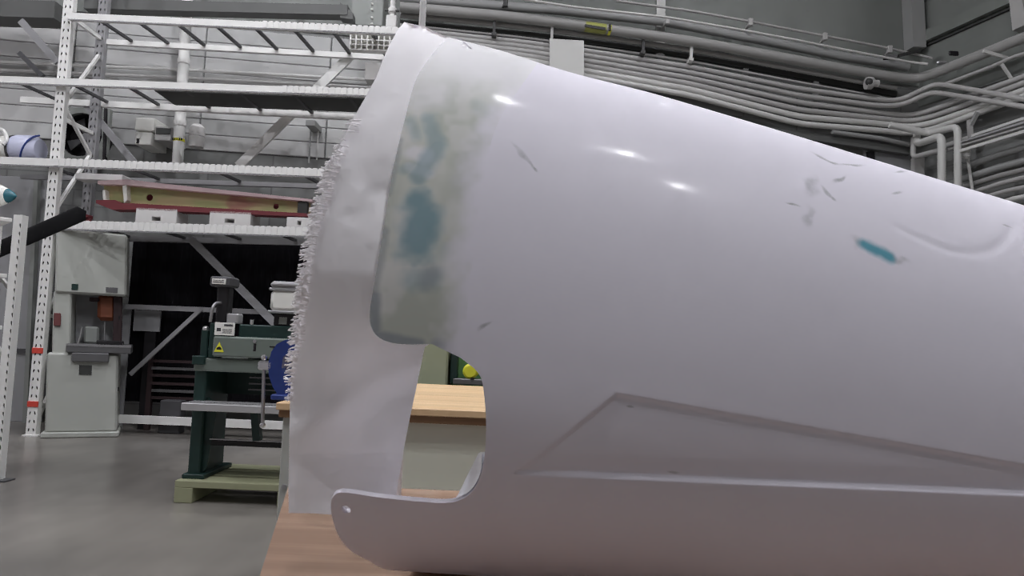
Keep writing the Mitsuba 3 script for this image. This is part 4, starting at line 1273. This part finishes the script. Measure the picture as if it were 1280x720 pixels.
def run(name, label, cat_, pts_w, pts_r, r_px, m, off=0.16, rad=0.12, group=None, n=10):
    pts_ = [W(x, y, off) for x, y in pts_w] + [R(x, y, off) for x, y in pts_r]
    if pts_r and pts_r[-1][0] > 1285:
        pts_.append(pts_[-1] + RD * 4)         # on along the right wall
    return solo(name, tube(rounded(pts_, rad), r_px * PS, n), m, label, cat_, group, smooth=40)


BH = 'behind'
run('thin_conduit', 'topmost thin grey conduit on brackets along the back wall', 'conduit', [(770, 1), (860, 13), (938, 27), (1031, 45), (1100, 58), (1150, 69)], [(1166, 73)], 1.6, 'pipe_grey', 0.35)
run('thin_conduit', 'bright thin conduit just below the topmost one on the back wall', 'conduit', [(640, -3), (720, 9), (830, 21), (925, 37), (1000, 51), (1060, 63), (1140, 78)], [(1160, 80)], 1.5, 'pipe_light', 0.5)
run('broad_duct', 'broad dim pipe running above the main pipe on the back wall', 'pipe', [(500, -1), (690, 12), (830, 27), (940, 48), (1060, 72), (1135, 84)], [], 5.6, 'pipe_dim', 0.2)
mp = run('main_pipe', 'thick main pipe along the back wall turning the corner on to the right wall', 'pipe', [(500, 9), (620, 19), (690, 27), (800, 42), (880, 54), (1000, 76), (1090, 92), (1138, 99)], [(1160, 95), (1225, 69), (1292, 42)], 6.0, 'main_grey', 0.32, 0.3, None, 16)
run('lower_pipe', 'medium pipe just under the thick main pipe', 'pipe', [(500, 19), (620, 30), (690, 38), (800, 53), (880, 65), (1000, 88), (1090, 105), (1120, 110)], [], 3.2, 'main_grey', 0.2)
# dark steel angle below
q_ = [W(x, y, 0.08) for x, y in [(500, 29), (690, 47), (830, 64), (1000, 95), (1120, 118)]]
for a_, b2 in zip(q_, q_[1:]):
    scene[numbered('wall_back__steel_angle')] = mikit.ply(bar(a_, b2, 0.05, 0.075), 'board_dark')
XS = [500, 650, 740, 860, 1000, 1100]
ROWS = [[31, 46.5, 58.5, 76, 103, 121], [36, 52, 64.5, 83, 111, 127], [41, 57.5, 70.5, 90, 119.5, 134], [46, 63, 77, 97, 128.5, 141], [51, 68.5, 83.5, 104, 137.5, 148], [56, 74, 90, 111, 146, 154.5], [61, 80, 97, 118.5, 155, 163]]
TAILS = [([(1122, 127)], [], 'pipe_grey', 1.6), ([(1118, 127)], [], 'pipe_grey', 3.0), ([(1132, 137)], [], 'pipe_grey', 3.0), ([(1135, 145)], [(1165, 138), (1205, 123), (1292, 91)], 'pipe_grey', 3.2),
         ([(1136, 152)], [(1165, 146), (1210, 130), (1292, 99)], 'pipe_grey', 3.2), ([(1136, 159)], [(1165, 154), (1215, 137), (1292, 108)], 'pipe_light', 3.6), ([(1134, 167)], [(1165, 162), (1215, 144), (1292, 116)], 'pipe_light', 3.6)]
ORD = ['first', 'second', 'third', 'fourth', 'fifth', 'sixth', 'lowest']
for i, (ys_, (tw, trr, m, rp)) in enumerate(zip(ROWS, TAILS)):
    base = list(zip(XS, ys_))
    if i in (1, 2):                           # these two leave the wall in a swan neck and cross to the right
        bend = ([(1124, 126), (1163, 107), (1176, 105), (1292, 126)], [(1126, 132), (1160, 116.5), (1174, 116), (1292, 135.5)])[i - 1]
        pw = [W(x, y, 0.17) for x, y in base[:5]] + [W(1098, (124.5, 132)[i - 1], 0.25)]
        d0, d1 = 10.05, 9.0
        br = [P(x, y, Yb) for (x, y), Yb in zip(bend, (9.95, 9.75, 9.65, 8.4))]
        solo('wall_conduit', tube(rounded(pw + br, 0.16, 7), rp * PS, 10), m, f'{ORD[i]} conduit of the rows, bent up in a swan neck across the corner', 'conduit', 'conduits in rows on the back wall', smooth=40)
    else:
        run('wall_conduit', f'{ORD[i]} conduit down the rows along the back wall' + (', turning on to the right wall' if trr else ''), 'conduit', base + tw, trr, rp, m, 0.15 + 0.01 * i, 0.2, 'conduits in rows on the back wall')
# pipe clips
for x_, y0, y1 in ((650, 40, 84), (826, 58, 112), (862, 70, 120), (932, 80, 140), (1020, 96, 160)):
    scene[numbered('wall_back__strut')] = mikit.ply(bar(W(x_, y0, 0.07), W(x_ - 2, y1, 0.07), 0.05, 0.07, (1, 0, 0)), 'pipe_dim')
for i, (x_, y_) in enumerate(((632, 8), (834, 30), (938, 32), (1031, 50), (1112, 66))):
    p_, p2 = W(x_, y_ - 4, 0.36), W(x_ - 8, y_ + 8, 0.05)
    k = solo('pipe_bracket', cat(bar(p_, p2, 0.03, 0.03), box(p_ - [0.03, 0.03, 0.05], p_ + [0.03, 0.03, 0.05], 0.005)), 'pipe_grey' if i else 'clamp_dark', f'small bracket holding the thin conduits, {("leftmost above the cloth", "second from the left", "third from the left", "fourth from the left", "nearest the corner")[i]}', 'bracket', 'brackets of the thin conduits')
for i, (x_, y_) in enumerate(((618, 30), (690, 38), (804, 53), (864, 62))):
    p_ = W(x_, y_, 0.28)
    solo('pipe_clamp', cat(bar(p_ + [0, 0, 0.10], p_ - [0, 0, 0.14], 0.035, 0.05, (0, 1, 0)), box(p_ + [-0.03, -0.03, -0.16], p_ + [0.03, 0.25, -0.12])), ('clamp_dark', 'pipe_grey', 'clamp_dark', 'pipe_light')[i], ('dark clamp under the main pipe left of the white wall panel', 'grey clamp under the main pipe right above the white wall panel', 'dark clamp under the main pipe right of the yellow tag', 'pale hanger clamp under the main pipe right of the vertical strap')[i], 'clamp')
ta, tb_ = W(731, 33.5, 0.385), W(757, 37.5, 0.385)
tg0, tg1 = W(731, 33, 0.32), W(757, 36.5, 0.32)
t = obj('tag', cyl(tg0, tg1, 6.3 * PS, 16), 'olive_yellow', mp, 'olive yellow tag with a dark print and a striped band', smooth=40)
obj('dark_print', bar(ta + [0, -0.005, 0.015], tb_ + [0, -0.005, 0.012], 0.01, 0.035), 'board_dark', t)
g0, g1 = W(760, 37, 0.32), W(763, 37.5, 0.32)
obj('hazard_band', cyl(g0, g1, 6.4 * PS, 16), 'yellow', t, smooth=40)
obj('band_mark', cat(*[box(g0 + [0.0, -0.08 - 0.0, z_ - 0.012], g0 + [0.03, -0.055, z_ + 0.008]) for z_ in (-0.03, 0.0, 0.03)]), 'black', t)
solo('wall_panel', bar(W(708.5, 50, 0.40), W(708.5, 120, 0.40), 0.03, 41 * PS, (1, 0.12, 0)), 'pipe_light', 'pale rectangular panel in front of the conduits above the cowl', 'panel')
solo('vertical_strap', bar(W(827, -30, 0.06), W(825, 72, 0.06), 0.02, 11 * PS, (1, 0.12, 0)), 'pipe_light', 'pale vertical strap crossing the main pipe above the cowl', 'strap')
# corner work at the right
t = thing('flange_fitting', 'dark round fitting under the main pipe left of the corner', 'fitting')
c0 = W(1087, 104, 0.34)
obj('body', lathe([(-0.05, 0.0), (-0.05, 0.085), (0.03, 0.085), (0.03, 0.05), (0.12, 0.05), (0.12, 0.0)], c0, 'x', 18), 'pipe_grey', t, smooth=40)
obj('throat', trimesh.creation.icosphere(2, 0.05).apply_translation(c0 + [-0.03, -0.05, 0]), 'clamp_dark', t)
solo('dark_bracket', cat(bar(W(1122, 70, 0.5), W(1150, 63, 0.4), 0.04, 0.04), bar(W(1122, 71, 0.5), W(1104, 72, 0.4), 0.06, 0.05)), 'clamp_dark', 'dark bent bracket above the main pipe at the corner', 'bracket')
solo('corner_sensor', cat(box(R(1170, 80, 0.2) - [0.04, 0.05, 0.04], R(1184, 78, 0.2) + [0.05, 0.05, 0.05], 0.02)), 'galvanised', 'shiny small sensor sitting in the room corner above the main pipe', 'sensor')
solo('black_camera', cat(box(R(1190, 69, 0.25) - [0.07, 0.03, 0.025], R(1198, 66, 0.25) + [0.03, 0.03, 0.04], 0.012)), 'black', 'small black device on the right wall near the corner', 'device')
run('thin_conduit', 'thin conduit on the right wall below the thick pipe', 'conduit', [], [(1176, 107), (1240, 83), (1268, 70), (1292, 64)], 2.0, 'pipe_grey', 0.3)
solo('wall_brace', cat(bar(R(1229, 64, 0.5), R(1260, 73, 0.2), 0.03, 0.04), bar(R(1252, 80, 0.3), R(1264, 98, 0.2), 0.03, 0.03)), 'pipe_light', 'pale brace between the pipes on the right wall', 'brace')


def gooseneck(label, pts_, r_px, m='pipe_light', Y=(9.6, 9.1, 8.9, 8.9)):
    q_ = [P(x, y, Yb) for (x, y), Yb in zip(pts_, Y)]
    q_[-1] = np.array([q_[-2][0], q_[-2][1], 0.0]) if len(pts_) > 3 else q_[-1]
    return solo('drop_pipe', tube(rounded(q_, 0.10, 6), r_px * PS * 0.9, 14), m, label, 'pipe', smooth=40)


gooseneck('left one of two pale pipes dropping in front of the corner', [(1146, 163), (1146, 180), (1177, 170), (1184, 240)], 5.0, 'pipe_light', (9.9, 9.8, 9.2, 9.2))
gooseneck('right one of two pale pipes dropping in front of the corner', [(1112, 156), (1162, 167), (1197, 158), (1204, 245)], 4.6, 'pipe_light', (9.75, 9.7, 9.2, 9.2))
solo('branch_pipe', tube(rounded([P(1142, 172, 9.85), P(1141, 197, 9.85), P(1174, 188, 9.4)], 0.08), 3.2 * PS, 12), 'pipe_grey', 'short grey branch pipe low in the corner', 'pipe', smooth=40)
solo('branch_pipe', tube(rounded([W(1040, 165, 0.2), W(1100, 173, 0.2), W(1136, 181, 0.2)], 0.08), 2.8 * PS, 12), 'pipe_dim', 'dim pipe below the conduit rows left of the corner', 'pipe', smooth=40)
q_ = pxr(1143, 196, 1156, 262, 9.95)
solo('corner_column', box([q_[0], 9.95, 0], [q_[1], 10.05, q_[3]], 0.005), 'pipe_grey', 'grey column under the pipes in the room corner', 'column')
t = thing('cable_tray', 'pale two-railed cable tray sloping along the right wall', 'cable tray')
obj('rail', bar(R(1182, 181, 0.3), R(1295, 143, 0.3), 0.03, 0.035), 'pipe_light', t)
obj('rail', bar(R(1196, 190, 0.5), R(1295, 160, 0.5), 0.03, 0.035), 'pipe_light', t)
obj('tray_floor', bar(R(1186, 185, 0.4), R(1295, 152, 0.4), 0.2, 0.02), 'galvanised', t)
obj('cable', tube([R(1184, 183.5, 0.42), R(1295, 148, 0.42)], 0.015, 8), 'pipe_grey', t)
obj('cable', tube([R(1186, 186.5, 0.46), R(1295, 154, 0.46)], 0.015, 8), 'pipe_grey', t)
for i, (a_, b2, rp, m) in enumerate((((1205, 209), (1295, 180), 4.5, 'pipe_dim'), ((1203, 224), (1295, 197), 4.5, 'pipe_dim'), ((1205, 233), (1295, 208), 3.0, 'pipe_grey'), ((1208, 243), (1295, 218), 3.0, 'pipe_grey'), ((1222, 249), (1295, 231), 3.0, 'pipe_grey'), ((1240, 257), (1295, 243), 3.4, 'pipe_light'))):
    solo('wall_pipe', tube([R(*a_, 0.14), R((a_[0] + b2[0]) / 2, (a_[1] + b2[1]) / 2 - 1.5, 0.14), R(*b2, 0.14), R(*b2, 0.14) + RD * 4], rp * PS * 0.9, 12), m, f'{ORD[i] if i < 5 else "lowest"} pipe from the top of the stack low on the right wall', 'pipe', 'pipes stacked on the right wall', smooth=40)
solo('hanging_rod', cat(cyl(P(1209, 193, 9.3), P(1219, 262, 9.3), 0.02, 10), lathe([(0.0, 0.02), (0.03, 0.05), (0.16, 0.055), (0.16, 0.0)], P(1208, 199, 9.3), 'z', 14)), 'pipe_light', 'thin pale rod hanging right of the two dropping pipes', 'rod', smooth=40)
solo('support_post', bar(R(1212, 150, 0.3), R(1214, 182, 0.3), 0.05, 0.05, (0, 1, 0)), 'pipe_grey', 'short post above the cable tray on the right wall', 'post')
solo('support_post', bar(R(1222, 140, 0.3), R(1214, 156, 0.3), 0.04, 0.05, (0, 1, 0)), 'pipe_dim', 'slanting dark strut above the cable tray on the right wall', 'post')
t = thing('door_2', None, 'door')
labels.pop(t)
a_, b2 = W(1080, 200, 0.03), W(1138, 200, 0.03)
scene['door_2'] = mikit.ply(wall_slab(a_[:2], b2[:2], BN, 0, float(W(1100, 184, 0.03)[2]), 0.03), 'door_grey')
labels['door_2'] = {'kind': 'structure'}
scene['door_2__dark_gap'] = mikit.ply(bar(W(1088, 190, 0.05), W(1092, 400, 0.05), 0.05, 0.1, BE), 'black')
scene['wall_back__dark_beam'] = mikit.ply(bar(W(880, 152, 0.1), W(1136, 190, 0.1), 0.1, 0.10), 'duct_dim')
